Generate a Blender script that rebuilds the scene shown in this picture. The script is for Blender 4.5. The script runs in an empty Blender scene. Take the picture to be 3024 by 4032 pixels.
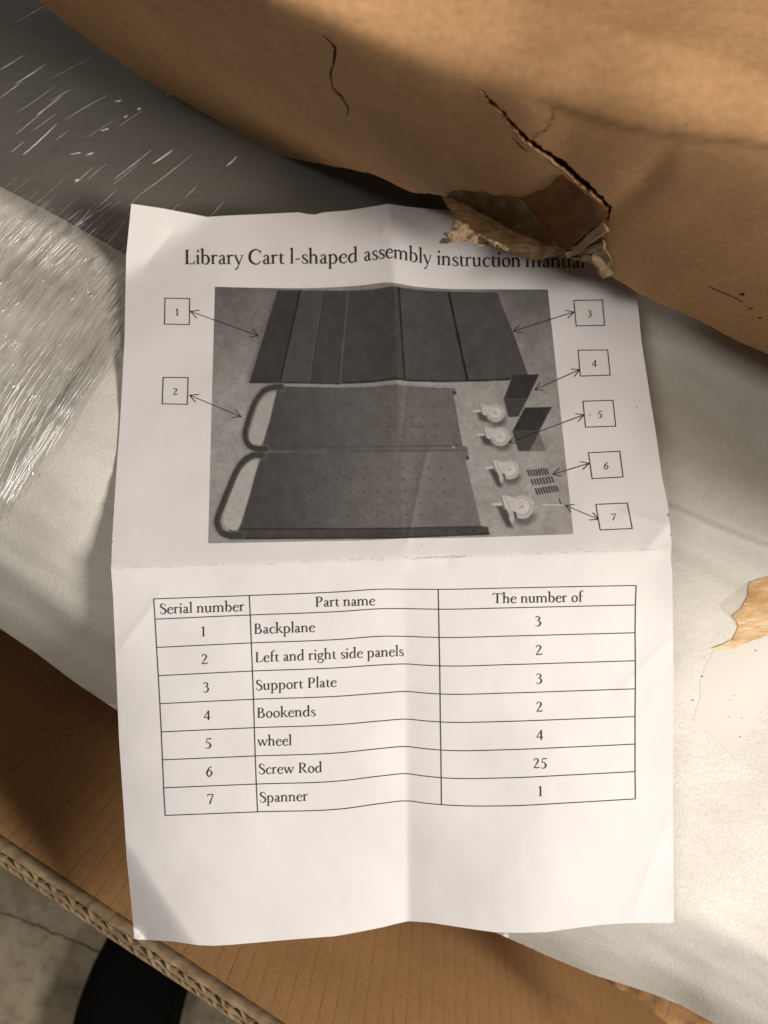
import bpy, bmesh, math, random
import numpy as np
from mathutils import Vector
from mathutils.geometry import delaunay_2d_cdt

random.seed(7)
S = bpy.context.scene
COL = S.collection

# ---------------------------------------------------------------- camera, world, lamps, exposure
CAM_Z = 0.75                       # camera height over the floor, looking straight down
F = 3355.0                         # focal length in photo pixels (a phone's main lens)
cam_d = bpy.data.cameras.new('camera')
cam_d.sensor_fit = 'VERTICAL'; cam_d.sensor_height = 4.8; cam_d.sensor_width = 3.6
cam_d.lens = 4.8 * F / 4032.0
cam_d.clip_start = 0.01; cam_d.clip_end = 50
cam_d.dof.use_dof = True; cam_d.dof.focus_distance = 0.335; cam_d.dof.aperture_fstop = 1.6
cam = bpy.data.objects.new('camera', cam_d); COL.objects.link(cam)
cam.location = (0, 0, CAM_Z)
S.camera = cam

w = bpy.data.worlds.new('World'); S.world = w; w.use_nodes = True
w.node_tree.nodes['Background'].inputs[0].default_value = (1.0, 0.86, 0.70, 1)
w.node_tree.nodes['Background'].inputs[1].default_value = 0.03

def area_lamp(name, az, el, dist, sx, sy, power, color, target=(0, 0, 0.42)):
    ld = bpy.data.lights.new(name, 'AREA'); ld.shape = 'RECTANGLE'
    ld.size = sx; ld.size_y = sy; ld.energy = power; ld.color = color
    o = bpy.data.objects.new(name, ld); COL.objects.link(o)
    a, e = math.radians(az), math.radians(el)
    d = Vector((math.cos(a) * math.cos(e), math.sin(a) * math.cos(e), math.sin(e)))
    o.location = Vector(target) + d * dist
    o.rotation_euler = d.to_track_quat('Z', 'Y').to_euler()
    return o
area_lamp('work_lamp', -15, 39, 1.0, 0.26, 0.26, 12.2, (1.0, 0.92, 0.84))
area_lamp('fill_lamp', 162, 66, 2.0, 0.5, 0.5, 11.5, (1.0, 0.92, 0.84))  # weak overhead fill, added to brighten the dark floor
S.view_settings.view_transform = 'Standard'; S.view_settings.look = 'None'
S.view_settings.exposure = 0.0; S.view_settings.gamma = 1.0
S.view_settings.use_curve_mapping = False
S.cycles.use_denoising = True
S.cycles.max_bounces = 6; S.cycles.transparent_max_bounces = 12
S.cycles.sample_clamp_indirect = 4.0

# ---------------------------------------------------------------- helpers
def P(X, Y, D):
    return ((X - 1512.0) * D / F, (2016.0 - Y) * D / F, CAM_Z - D)

def smooth(a, b, x):
    t = np.clip((np.asarray(x, float) - a) / (b - a), 0, 1)
    return t * t * (3 - 2 * t)

_rng = np.random.RandomState(3)
_lat = _rng.rand(256, 256) * 2 - 1
def vnoise(x, y, octaves=3, seed=0):
    x = np.asarray(x, float) + seed * 17.3; y = np.asarray(y, float) + seed * 9.1
    out = 0; amp = 1.0
    for k in range(octaves):
        xi = np.floor(x).astype(int); yi = np.floor(y).astype(int)
        fx = x - xi; fy = y - yi
        fx = fx * fx * (3 - 2 * fx); fy = fy * fy * (3 - 2 * fy)
        g = lambda i, j: _lat[(xi + i) % 256, (yi + j) % 256]
        out = out + amp * ((g(0, 0) * (1 - fx) + g(1, 0) * fx) * (1 - fy) + (g(0, 1) * (1 - fx) + g(1, 1) * fx) * fy)
        x = x * 2.03 + 11.7; y = y * 2.03 + 5.3; amp *= 0.5
    return out

def curve(pts):
    """piecewise smooth y(x) through points with increasing x"""
    xs = np.array([p[0] for p in pts], float); ys = np.array([p[1] for p in pts], float)
    m = np.gradient(ys, xs) if len(xs) > 2 else np.full(2, (ys[1] - ys[0]) / (xs[1] - xs[0]))
    def f(x):
        x = np.asarray(x, float)
        i = np.clip(np.searchsorted(xs, x) - 1, 0, len(xs) - 2)
        h = xs[i + 1] - xs[i]; t = (x - xs[i]) / h
        inside = (t >= 0) & (t <= 1)
        tt = np.clip(t, 0, 1)
        y = ((2 * tt**3 - 3 * tt**2 + 1) * ys[i] + (tt**3 - 2 * tt**2 + tt) * h * m[i]
             + (-2 * tt**3 + 3 * tt**2) * ys[i + 1] + (tt**3 - tt**2) * h * m[i + 1])
        lin = np.where(t < 0, ys[i] + (x - xs[i]) * m[i], ys[i + 1] + (x - xs[i + 1]) * m[i + 1])
        return np.where(inside, y, lin)
    return f

def in_poly(px, py, poly):
    px = np.asarray(px, float); py = np.asarray(py, float)
    r = np.zeros(px.shape, bool)
    n = len(poly)
    for i in range(n):
        x0, y0 = poly[i]; x1, y1 = poly[(i + 1) % n]
        if y0 == y1: continue
        c = (y0 > py) != (y1 > py)
        r ^= c & (px < (x1 - x0) * (py - y0) / (y1 - y0) + x0)
    return r

def resample(poly, step, closed=True):
    out = []
    n = len(poly)
    for i in range(n if closed else n - 1):
        x0, y0 = poly[i]; x1, y1 = poly[(i + 1) % n]
        k = max(1, int(math.hypot(x1 - x0, y1 - y0) / step))
        for j in range(k):
            out.append((x0 + (x1 - x0) * j / k, y0 + (y1 - y0) * j / k))
    if not closed: out.append(poly[-1])
    return out

def rough_edge(pts, amp, seed=0, scale=0.05):
    a = np.array(pts, float)
    s = np.arange(len(a)) * scale * 10
    a[:, 0] += amp * vnoise(s, s * 0 + 3.1, 3, seed)
    a[:, 1] += amp * vnoise(s, s * 0 + 8.7, 3, seed + 1)
    return [tuple(p) for p in a]

def link(name, me, mat=None, parent=None):
    o = bpy.data.objects.new(name, me); COL.objects.link(o)
    if mat: me.materials.append(mat)
    if parent: o.parent = parent
    return o

def mesh_from(verts, faces, uvs=None, smooth_shade=True, cols=None):
    me = bpy.data.meshes.new('mesh')
    me.from_pydata([tuple(v) for v in verts], [], [tuple(f) for f in faces])
    if smooth_shade:
        me.polygons.foreach_set('use_smooth', [True] * len(me.polygons))
    if uvs is not None:
        uv = me.uv_layers.new(name='UVMap')
        li = np.zeros(len(me.loops), int); me.loops.foreach_get('vertex_index', li)
        uv.data.foreach_set('uv', np.asarray(uvs, float)[li].ravel())
    if cols is not None:
        ca = me.color_attributes.new('print', 'FLOAT_COLOR', 'POINT')
        c4 = np.ones((len(verts), 4)); c4[:, :3] = np.asarray(cols)
        ca.data.foreach_set('color', c4.ravel())
    me.update()
    return me

def sheet(name, outline, depth, step, mat, parent=None, holes=(), thick=0.0, uvfn=None, edge_step=None, thick_off=-1, jitter=0.0):
    """a real sheet whose outline is given in photo coordinates and whose distance is depth(X, Y)"""
    es = edge_step or step * 0.6
    loops = [resample(outline, es)] + [resample(h, es) for h in holes]
    pts = []; edges = []
    for lp in loops:
        b = len(pts); pts += lp
        edges += [(b + i, b + (i + 1) % len(lp)) for i in range(len(lp))]
    o = np.array(loops[0])
    gx = np.arange(o[:, 0].min(), o[:, 0].max(), step); gy = np.arange(o[:, 1].min(), o[:, 1].max(), step)
    GX, GY = np.meshgrid(gx, gy); GX = GX.copy(); GX[1::2] += step / 2
    GX = GX.ravel(); GY = GY.ravel()
    ok = in_poly(GX, GY, loops[0])
    for h in loops[1:]: ok &= ~in_poly(GX, GY, h)
    GX, GY = GX[ok], GY[ok]
    allb = np.array(pts)
    # drop grid points too close to the outline
    cell = {}
    for (x, y) in pts: cell.setdefault((int(x // step), int(y // step)), []).append((x, y))
    keep = []
    for x, y in zip(GX, GY):
        ci, cj = int(x // step), int(y // step); bad = False
        for i in (-1, 0, 1):
            for j in (-1, 0, 1):
                for q in cell.get((ci + i, cj + j), ()):
                    if (q[0] - x)**2 + (q[1] - y)**2 < (0.45 * step)**2: bad = True; break
        if not bad: keep.append((x, y))
    pts = pts + keep
    r = delaunay_2d_cdt([Vector(p) for p in pts], edges, [], 0, 1e-4)
    v = np.array([(p.x, p.y) for p in r[0]]); tris = [t for t in r[2] if len(t) == 3]
    t = np.array(tris)
    c = v[t].mean(axis=1)
    ok = in_poly(c[:, 0], c[:, 1], loops[0])
    for h in loops[1:]: ok &= ~in_poly(c[:, 0], c[:, 1], h)
    t = t[ok]
    D = np.broadcast_to(depth(v[:, 0], v[:, 1]), v[:, 0].shape)
    x, y, z = P(v[:, 0], v[:, 1], D)
    a, b_, c_ = v[t[:, 0]], v[t[:, 1]], v[t[:, 2]]
    area = (b_[:, 0] - a[:, 0]) * (c_[:, 1] - a[:, 1]) - (b_[:, 1] - a[:, 1]) * (c_[:, 0] - a[:, 0])
    t[area > 0] = t[area > 0][:, ::-1]          # image y runs down, so flip to face the camera
    if uvfn is None: uv = np.stack([x, y], 1)
    else: uv = np.stack(uvfn(v[:, 0], v[:, 1], D), 1)
    V3 = np.stack([x, y, z], 1); faces = [tuple(q) for q in t]
    if thick:                                   # back face and rim with corners of their own, so the edge shades crisply
        fn = np.cross(V3[t[:, 1]] - V3[t[:, 0]], V3[t[:, 2]] - V3[t[:, 0]])
        vn = np.zeros_like(V3)
        for k in range(3): np.add.at(vn, t[:, k], fn)
        vn /= np.linalg.norm(vn, axis=1)[:, None] + 1e-15
        n0 = len(V3); back = V3 - vn * thick
        e = np.concatenate([t[:, [0, 1]], t[:, [1, 2]], t[:, [2, 0]]])
        key = np.sort(e, 1); code = key[:, 0].astype(np.int64) * (n0 + 1) + key[:, 1]
        u, first, cnt = np.unique(code, return_index=True, return_counts=True)
        be = e[first[cnt == 1]]
        ids = np.unique(be); mp_ = {int(i): j for j, i in enumerate(ids)}; nb = len(ids)
        faces += [tuple(q + n0) for q in t[:, ::-1]]
        faces += [(2 * n0 + mp_[int(b1)], 2 * n0 + mp_[int(a1)], 2 * n0 + nb + mp_[int(a1)], 2 * n0 + nb + mp_[int(b1)]) for a1, b1 in be]
        V3 = np.concatenate([V3, back, V3[ids], back[ids]]); uv = np.concatenate([uv, uv, uv[ids], uv[ids]])
    me = mesh_from(V3, faces, uv)
    return link(name, me, mat, parent)

def thing(name, label, cat, loc=(0, 0, 0), group=None):
    o = bpy.data.objects.new(name, None); COL.objects.link(o); o.location = loc
    o.empty_display_size = 0.02
    o['label'] = label; o['category'] = cat
    if group: o['group'] = group
    return o
def tag(o, label, cat, group=None):
    o['label'] = label; o['category'] = cat
    if group: o['group'] = group
    return o

# ---------------------------------------------------------------- materials
def mat(name, color, rough=0.7, spec=0.3):
    m = bpy.data.materials.new(name); m.use_nodes = True
    b = m.node_tree.nodes['Principled BSDF']
    b.inputs['Base Color'].default_value = (*color, 1); b.inputs['Roughness'].default_value = rough
    b.inputs['Specular IOR Level'].default_value = spec
    return m
def N(m, t, **kw):
    n = m.node_tree.nodes.new(t)
    for k, v in kw.items(): setattr(n, k, v)
    return n
def L(m, a, b): m.node_tree.links.new(a, b)
def coords(m, kind='Object', scale=(1, 1, 1), rot=(0, 0, 0)):
    t = N(m, 'ShaderNodeTexCoord'); mp = N(m, 'ShaderNodeMapping')
    mp.inputs['Scale'].default_value = scale; mp.inputs['Rotation'].default_value = rot
    L(m, t.outputs[kind], mp.inputs[0]); return mp.outputs[0]
def noise(m, vec, scale, detail=4, rough=0.55):
    n = N(m, 'ShaderNodeTexNoise'); n.inputs['Scale'].default_value = scale
    n.inputs['Detail'].default_value = detail; n.inputs['Roughness'].default_value = rough
    L(m, vec, n.inputs['Vector']); return n.outputs['Fac']
def ramp(m, fac, stops):
    r = N(m, 'ShaderNodeValToRGB'); e = r.color_ramp.elements
    while len(e) < len(stops): e.new(0.5)
    for i, (p, c) in enumerate(stops):
        e[i].position = p; e[i].color = (*c, 1) if len(c) == 3 else c
    L(m, fac, r.inputs[0]); return r.outputs['Color']
def mixc(m, fac, a, b, mode='MIX'):
    n = N(m, 'ShaderNodeMix', data_type='RGBA', blend_type=mode)
    for s, v in ((n.inputs[0], fac), (n.inputs[6], a), (n.inputs[7], b)):
        if hasattr(v, 'is_linked') or hasattr(v, 'node'): L(m, v, s)
        else: s.default_value = v if not isinstance(v, tuple) else (*v, 1)
    return n.outputs[2]
def math_n(m, op, a, b=None):
    n = N(m, 'ShaderNodeMath', operation=op)
    for s, v in zip(n.inputs, (a, b)):
        if v is None: continue
        if hasattr(v, 'node'): L(m, v, s)
        else: s.default_value = v
    return n.outputs[0]
def bump(m, height, strength, dist):
    n = N(m, 'ShaderNodeBump'); n.inputs['Strength'].default_value = strength; n.inputs['Distance'].default_value = dist
    L(m, height, n.inputs['Height'])
    L(m, n.outputs[0], m.node_tree.nodes['Principled BSDF'].inputs['Normal']); return n
def bsdf(m): return m.node_tree.nodes['Principled BSDF']

# white paper
M_paper = mat('white_paper', (0.80, 0.785, 0.785), 0.65, 0.25)
v = coords(M_paper)
g = noise(M_paper, v, 22, 4)
L(M_paper, ramp(M_paper, g, [(0.3, (0.775, 0.755, 0.75)), (0.7, (0.815, 0.80, 0.80))]), bsdf(M_paper).inputs['Base Color'])
h = noise(M_paper, v, 34, 3, 0.5)
bump(M_paper, h, 0.10, 0.004)
# ink and the printed photo
M_ink = mat('printing_ink', (0.035, 0.031, 0.031), 0.8, 0.08)
M_print = mat('printed_grey_photo', (0.3, 0.3, 0.3), 0.8, 0.08)
va = N(M_print, 'ShaderNodeVertexColor'); va.layer_name = 'print'
L(M_print, va.outputs['Color'], bsdf(M_print).inputs['Base Color'])
# cardboard
def cardboard(name, base, flute=None, bumpy=0.07):
    m = mat(name, base, 0.72, 0.22)
    v = coords(m)
    n1 = noise(m, v, 9, 5, 0.6); n2 = noise(m, coords(m, scale=(1, 1, 1)), 420, 3, 0.6)
    c = ramp(m, n1, [(0.25, tuple(x * k for x, k in zip(base, (0.80, 0.78, 0.74)))), (0.75, tuple(min(1, x * 1.14) for x in base))])
    n3 = noise(m, v, 4.3, 3, 0.5)
    c = mixc(m, math_n(m, 'MULTIPLY', n3, 0.35), c, (base[0] * 0.95, base[1] * 0.78, base[2] * 0.80))
    if not flute:
      scr = noise(m, coords(m, scale=(1, 9, 1), rot=(0, 0, math.radians(26))), 26, 5, 0.7)
      c = mixc(m, 1.0, c, ramp(m, scr, [(0.3, (0.90, 0.90, 0.90)), (0.68, (1.06, 1.06, 1.07))]), 'MULTIPLY')
    c2 = ramp(m, n2, [(0.3, (0.86, 0.86, 0.86)), (0.7, (1.08, 1.08, 1.08))])
    c = mixc(m, 1.0, c, c2, 'MULTIPLY')
    hgt = math_n(m, 'MULTIPLY', n2, 0.12)
    hgt = math_n(m, 'ADD', hgt, math_n(m, 'MULTIPLY', noise(m, v, 30, 2), 0.5))
    if flute:
        uv = N(m, 'ShaderNodeTexCoord'); sp = N(m, 'ShaderNodeSeparateXYZ'); L(m, uv.outputs['UV'], sp.inputs[0])
        wob = noise(m, coords(m, 'UV', (1, 0.6, 1)), 9, 2)
        u = math_n(m, 'ADD', sp.outputs[0], math_n(m, 'MULTIPLY', wob, 0.0016))
        ph = math_n(m, 'FRACT', math_n(m, 'DIVIDE', u, flute))
        d = math_n(m, 'ABSOLUTE', math_n(m, 'SUBTRACT', ph, 0.5))
        line = math_n(m, 'LESS_THAN', d, 0.034)
        patch = ramp(m, noise(m, coords(m, 'UV', (1.0, 0.6, 1)), 60, 5, 0.7), [(0.40, (0.15, 0.15, 0.15)), (0.58, (1, 1, 1))])
        f = math_n(m, 'MULTIPLY', line, patch)
        c = mixc(m, math_n(m, 'MULTIPLY', f, 0.62), c, tuple(x * 0.35 for x in base))  # shading of the flute ridges put into the colour as thin dark lines
        wv = math_n(m, 'MULTIPLY', math_n(m, 'COSINE', math_n(m, 'MULTIPLY', ph, 6.2832)), 0.10)
        hgt = math_n(m, 'ADD', hgt, wv)
    L(m, c, bsdf(m).inputs['Base Color'])
    bump(m, hgt, bumpy, 0.004)
    return m
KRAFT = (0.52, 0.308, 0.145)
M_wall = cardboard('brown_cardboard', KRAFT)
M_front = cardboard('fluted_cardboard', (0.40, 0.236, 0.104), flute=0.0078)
M_edge = mat('cut_cardboard_edge', (0.36, 0.27, 0.17), 0.85, 0.1)
v = coords(M_edge); L(M_edge, ramp(M_edge, noise(M_edge, v, 160, 4), [(0.3, (0.17, 0.12, 0.068)), (0.7, (0.31, 0.23, 0.14))]), bsdf(M_edge).inputs['Base Color'])
M_shred = mat('torn_paper_liner', (0.42, 0.31, 0.19), 0.9, 0.1)
v = coords(M_shred); L(M_shred, ramp(M_shred, noise(M_shred, v, 120, 5), [(0.3, (0.22, 0.145, 0.08)), (0.7, (0.38, 0.285, 0.18))]), bsdf(M_shred).inputs['Base Color'])
bump(M_shred, noise(M_shred, v, 300, 4), 0.4, 0.001)
# foam
M_foam = mat('white_foam', (0.72, 0.69, 0.62), 0.5, 0.2)
v = coords(M_foam)
vs = coords(M_foam, scale=(1, 3.2, 1), rot=(0, 0, math.radians(28)))
n1 = noise(M_foam, v, 16, 5, 0.6); n2 = noise(M_foam, vs, 190, 4, 0.65)
c = ramp(M_foam, n1, [(0.3, (0.63, 0.61, 0.555)), (0.7, (0.73, 0.71, 0.655))])
c = mixc(M_foam, 1.0, c, ramp(M_foam, n2, [(0.3, (0.95, 0.95, 0.95)), (0.72, (1.03, 1.03, 1.03))]), 'MULTIPLY')
vo = N(M_foam, 'ShaderNodeTexVoronoi'); vo.inputs['Scale'].default_value = 1000; L(M_foam, v, vo.inputs['Vector'])
c = mixc(M_foam, 1.0, c, ramp(M_foam, vo.outputs['Distance'], [(0.1, (1.03, 1.03, 1.03)), (0.75, (0.94, 0.94, 0.93))]), 'MULTIPLY')
L(M_foam, c, bsdf(M_foam).inputs['Base Color'])
L(M_foam, ramp(M_foam, noise(M_foam, v, 900, 2), [(0.40, (0.42,) * 3), (0.6, (0.72,) * 3)]), bsdf(M_foam).inputs['Roughness'])
hh = math_n(M_foam, 'ADD', math_n(M_foam, 'MULTIPLY', vo.outputs['Distance'], 0.10), math_n(M_foam, 'MULTIPLY', n2, 0.16))
hh = math_n(M_foam, 'ADD', hh, math_n(M_foam, 'MULTIPLY', noise(M_foam, vs, 26, 4), 0.5))
bump(M_foam, hh, 0.20, 0.004)
bsdf(M_foam).inputs['Subsurface Weight'].default_value = 0.0
# grey panel
M_panel = mat('grey_painted_panel', (0.11, 0.105, 0.09), 0.42, 0.35)
v = coords(M_panel); vp = coords(M_panel, scale=(1, 6, 1), rot=(0, 0, math.radians(-36)))
L(M_panel, ramp(M_panel, noise(M_panel, v, 9, 5), [(0.3, (0.080, 0.076, 0.063)), (0.7, (0.125, 0.120, 0.100))]), bsdf(M_panel).inputs['Base Color'])
bump(M_panel, noise(M_panel, vp, 60, 4), 0.15, 0.003)
# clear film and its creases
def clear(name, tint, amount, rough, bscale, bstr, kind='UV', sc=(1, 1, 1), whiten=0.06):
    m = bpy.data.materials.new(name); m.use_nodes = True; nt = m.node_tree; nt.nodes.clear()
    out = N(m, 'ShaderNodeOutputMaterial'); tr = N(m, 'ShaderNodeBsdfTransparent'); gl = N(m, 'ShaderNodeBsdfGlossy'); df = N(m, 'ShaderNodeBsdfDiffuse')
    tr.inputs[0].default_value = (*tint, 1); gl.inputs['Roughness'].default_value = rough; gl.inputs[0].default_value = (0.95, 0.95, 0.95, 1)
    df.inputs[0].default_value = (0.93, 0.92, 0.89, 1)
    n = noise(m, coords(m, kind, sc), bscale, 4, 0.6)
    b = N(m, 'ShaderNodeBump'); b.inputs['Strength'].default_value = bstr; b.inputs['Distance'].default_value = 0.004
    L(m, n, b.inputs['Height']); L(m, b.outputs[0], gl.inputs['Normal'])
    m1 = N(m, 'ShaderNodeMixShader'); m1.inputs[0].default_value = whiten
    m2 = N(m, 'ShaderNodeMixShader'); m2.inputs[0].default_value = amount
    L(m, tr.outputs[0], m1.inputs[1]); L(m, df.outputs[0], m1.inputs[2])
    L(m, m1.outputs[0], m2.inputs[1]); L(m, gl.outputs[0], m2.inputs[2]); L(m, m2.outputs[0], out.inputs[0])
    return m
M_film = clear('clear_stretch_film', (0.97, 0.97, 0.96), 0.05, 0.32, 60, 0.22, 'UV', (7, 0.5, 1), 0.04)
M_crease = clear('stretched_film_crease', (1, 1, 1), 0.60, 0.28, 400, 0.2, 'UV', (1, 1, 1), 0.62)
M_ctape = clear('clear_tape', (0.95, 0.94, 0.91), 0.05, 0.3, 90, 0.2, 'Object', (1, 1, 1), 0.10)
M_btape = mat('brown_packing_tape', (0.20, 0.085, 0.030), 0.42, 0.06)
v = coords(M_btape, scale=(1, 5, 1), rot=(0, 0, math.radians(12)))
L(M_btape, ramp(M_btape, noise(M_btape, v, 50, 4), [(0.35, (0.115, 0.044, 0.011)), (0.7, (0.18, 0.075, 0.020))]), bsdf(M_btape).inputs['Base Color'])
bump(M_btape, noise(M_btape, v, 45, 4), 0.2, 0.003)
M_ptape = mat('cloudy_packing_tape', (0.36, 0.25, 0.17), 0.4, 0.15)
v = coords(M_ptape, scale=(1, 6, 1), rot=(0, 0, math.radians(14)))
L(M_ptape, ramp(M_ptape, noise(M_ptape, v, 60, 5, 0.65), [(0.36, (0.075, 0.038, 0.013)), (0.58, (0.13, 0.078, 0.038)), (0.78, (0.28, 0.20, 0.13))]), bsdf(M_ptape).inputs['Base Color'])
bump(M_ptape, noise(M_ptape, v, 70, 3), 0.15, 0.003)
# floor, shoe
M_floor = mat('stained_concrete', (0.3, 0.27, 0.21), 0.8, 0.2)
v = coords(M_floor)
c = ramp(M_floor, noise(M_floor, v, 11, 8, 0.68), [(0.28, (0.20, 0.165, 0.11)), (0.5, (0.42, 0.365, 0.26)), (0.75, (0.58, 0.52, 0.38))])
c = mixc(M_floor, 1.0, c, ramp(M_floor, noise(M_floor, v, 75, 6, 0.7), [(0.30, (0.62, 0.60, 0.56)), (0.52, (1, 1, 1))]), 'MULTIPLY')
L(M_floor, c, bsdf(M_floor).inputs['Base Color'])
bump(M_floor, noise(M_floor, v, 140, 6, 0.7), 0.3, 0.003)
M_crack = mat('dirty_floor_joint', (0.075, 0.062, 0.045), 0.9, 0.1)
M_shoe = mat('black_leather', (0.0045, 0.0045, 0.004), 0.8, 0.08)
bump(M_shoe, noise(M_shoe, coords(M_shoe), 500, 3), 0.2, 0.001)
M_sole = mat('black_rubber', (0.004, 0.004, 0.004), 0.9, 0.05)

# ================================================================ floor
me = mesh_from([(-6, -6, 0), (6, -6, 0), (6, 6, 0), (-6, 6, 0)], [(0, 1, 2, 3)], smooth_shade=False)
floor = link('floor', me, M_floor); floor['kind'] = 'structure'
def floor_crack(pts, wid, seed):
    p = np.array(rough_edge(resample(pts, 12, False), 7, seed)); n = len(p)
    vv = []; ff = []
    for i in range(n):
        a = p[max(i - 1, 0)]; b = p[min(i + 1, n - 1)]; d = (b - a) / np.linalg.norm(b - a); nn = np.array([-d[1], d[0]])
        ww = wid * (0.6 + 0.5 * random.random())
        for s in (-1, 1):
            q = p[i] + nn * s * ww; x, y, z = P(q[0], q[1], CAM_Z - 0.0004); vv.append((x, y, z))
        if i: ff.append((2 * i - 2, 2 * i, 2 * i + 1, 2 * i - 1))
    return vv, ff
vv, ff = floor_crack([(-900, 3290), (0, 3592), (180, 3660), (420, 3760), (900, 3960), (1500, 4230)], 4.0, 5)
o = link('floor_joint', mesh_from(vv, ff), M_crack, floor)

# ================================================================ carton
carton = thing('cardboard_box', 'torn brown cardboard box standing open around the foam wrapped bundle', 'cardboard box')

# --- back wall with the flap that rolls over its top
wall_bot = curve([(-700, -460), (146, 0), (319, 137), (556, 301), (820, 456), (984, 556), (1139, 620), (1322, 656), (1512, 703), (1594, 747),
                  (1740, 772), (1900, 850), (2105, 950), (2223, 985), (2396, 1080), (2515, 1153), (2752, 1262), (2897, 1340), (3024, 1394), (3700, 1700)])
wall_bend = curve([(-700, -900), (500, -230), (900, -80), (1100, 5), (1300, 85), (1512, 178), (1800, 290), (2030, 352), (2250, 392), (2450, 425), (2700, 480), (3024, 575), (3700, 860)])
_sp = curve([(-500, -700), (1100, -330), (2130, -5), (2400, 80), (2700, 165), (3024, 272), (3600, 470)])
def wall_depth(X, Y):
    X = np.asarray(X, float); Y = np.asarray(Y, float)
    lean = -0.14 + 0.155 * np.clip((X - 1050) / 1900.0, 0, 1.15)
    k = 0.1253 + lean * 0.345
    def plane(Xp, Yp): return k / (np.maximum((Xp - 1512) * 0.442 + (2016 - Yp) * 0.897, 700) / F + lean)
    up = plane(X, Y)                                        # the wall
    s = (wall_bot(X) - Y) / np.maximum(wall_bot(X) - wall_bend(X), 50.0)
    top = plane(X, wall_bend(X)) - 0.006 * (s - 1)          # the flap folded back from the bend
    d = up - top
    D = top + 0.5 * (d + np.sqrt(d * d + 0.011**2))
    D = D + 0.00006 * np.maximum(_sp(X) + 40 - Y, 0)
    D = D + 0.0009 * vnoise(X / 520, Y / 380, 2, 2)
    # creased panel line below the bend on the right
    cr = curve([(1700, 250), (2186, 418), (2450, 500), (2934, 562), (3700, 640)])
    D = D + 0.0022 * smooth(-14, 14, Y - cr(X)) * smooth(2050, 2250, X)
    # soft dents in the face
    D = D + 0.003 * np.exp(-((Y - (980 - (X - 2250) * 0.9)) / 70.0)**2) * smooth(2250, 2400, X) * (1 - smooth(2500, 2700, X)) * 0.6
    return D
def wall_uv(X, Y, D): x, y, z = P(X, Y, D); return x * 0.897 - y * 0.442, z
big = [(1877, 333), (1940, 398), (1988, 443), (2024, 487), (2080, 540), (2152, 594), (2227, 636), (2302, 708), (2374, 776), (2408, 812), (2398, 862), (2386, 874),
       (2390, 850), (2394, 826), (2362, 792), (2290, 738), (2215, 668), (2140, 612), (2070, 566), (2030, 522), (2010, 500), (1975, 452), (1928, 412)]
big = rough_edge(resample(big, 6), 5.5, 3)
small = [(1249, 126), (1290, 152), (1326, 186), (1320, 226), (1317, 262), (1304, 290), (1312, 342), (1352, 382), (1375, 420), (1369, 458),
         (1369, 424), (1345, 387), (1306, 346), (1297, 292), (1308, 260), (1313, 224), (1314, 192), (1282, 158)]
small = rough_edge(resample(small, 6), 2.6, 9)
xs = np.linspace(-500, 5600, 560)
foot = [(x, float(wall_bot(x))) for x in xs]
foot = rough_edge(foot, 2.2, 21)
bendline_top = [(3600, -700), (-500, -1250)]
def split(x): return float(_sp(x))
seam = [(x, split(x)) for x in np.linspace(5600, -500, 260)]
wall = sheet('back_wall', foot + seam, wall_depth, 22, M_wall, carton, holes=[big, small], thick=0.0010, uvfn=wall_uv, edge_step=9)
wall['label'] = 'shaded torn wall of the box above the paper'
flap = sheet('top_flap', [(x, y + 1.0) for x, y in seam[::-1]] + [(5600, -300), (-500, -1600)], wall_depth, 40, M_wall, carton, thick=0.0045, uvfn=wall_uv, edge_step=20)
flap['label'] = 'brightly lit flap folded back at the top'
# the layer behind the torn face
sheet('outer_liner', [(x, float(wall_bot(x)) - 45) for x in np.linspace(-500, 3600, 80)] + [(x, float(wall_bend(x)) - 20) for x in np.linspace(3600, -500, 80)],
      lambda X, Y: wall_depth(X, Y) + 0.014, 60, M_wall, carton, thick=0.002)

def wall_strip(name, pts, widths, m, lift, jag=2.5, seed=0):
    p = np.array(rough_edge(resample(pts, 6, False), jag, seed)); n = len(p); vv = []; ff = []
    for i in range(n):
        a = p[max(i - 1, 0)]; b = p[min(i + 1, n - 1)]; d = (b - a) / (np.linalg.norm(b - a) + 1e-9); nn = np.array([-d[1], d[0]])
        t = i / (n - 1); w_ = np.interp(t, np.linspace(0, 1, len(widths)), widths) * (0.6 + 0.8 * random.random()) / 2
        for sgn in (-1, 1):
            q = p[i] + nn * sgn * w_
            vv.append(P(q[0], q[1], float(wall_depth(q[0], q[1])) - lift))
        if i: ff.append((2 * i - 2, 2 * i, 2 * i + 1, 2 * i - 1))
    return link(name, mesh_from(vv, ff), m, carton)
M_scuff = mat('dark_scuff', (0.06, 0.032, 0.016), 0.9, 0.1)
lip = [(1895, 372), (1928, 414), (1975, 456), (2012, 506), (2068, 570), (2138, 616), (2212, 672), (2286, 742), (2356, 796), (2390, 832)]
wall_strip('torn_lip', lip, (2, 6, 5, 7, 6, 8, 5), M_shred, 0.0012, 3, 81)
wall_strip('torn_lip', [(2186, 428), (2182, 460), (2172, 490), (2148, 515), (2120, 530), (2098, 548)], (3, 7, 5, 8, 4), M_shred, 0.0003, 4, 83)
wall_strip('torn_lip', [(1300, 300), (1306, 345), (1345, 390), (1366, 424), (1366, 462)], (2, 4, 5, 4, 2), M_shred, 0.0004, 2, 85)
wall_strip('torn_lip', [(2020, 540), (2050, 575), (2078, 602)], (2, 5, 2), M_scuff, 0.0003, 2, 86)
wall_strip('scuff', [(2788, 1128), (2850, 1155), (2925, 1188)], (1.5, 4, 2, 3), M_scuff, 0.0003, 2, 87)
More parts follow.
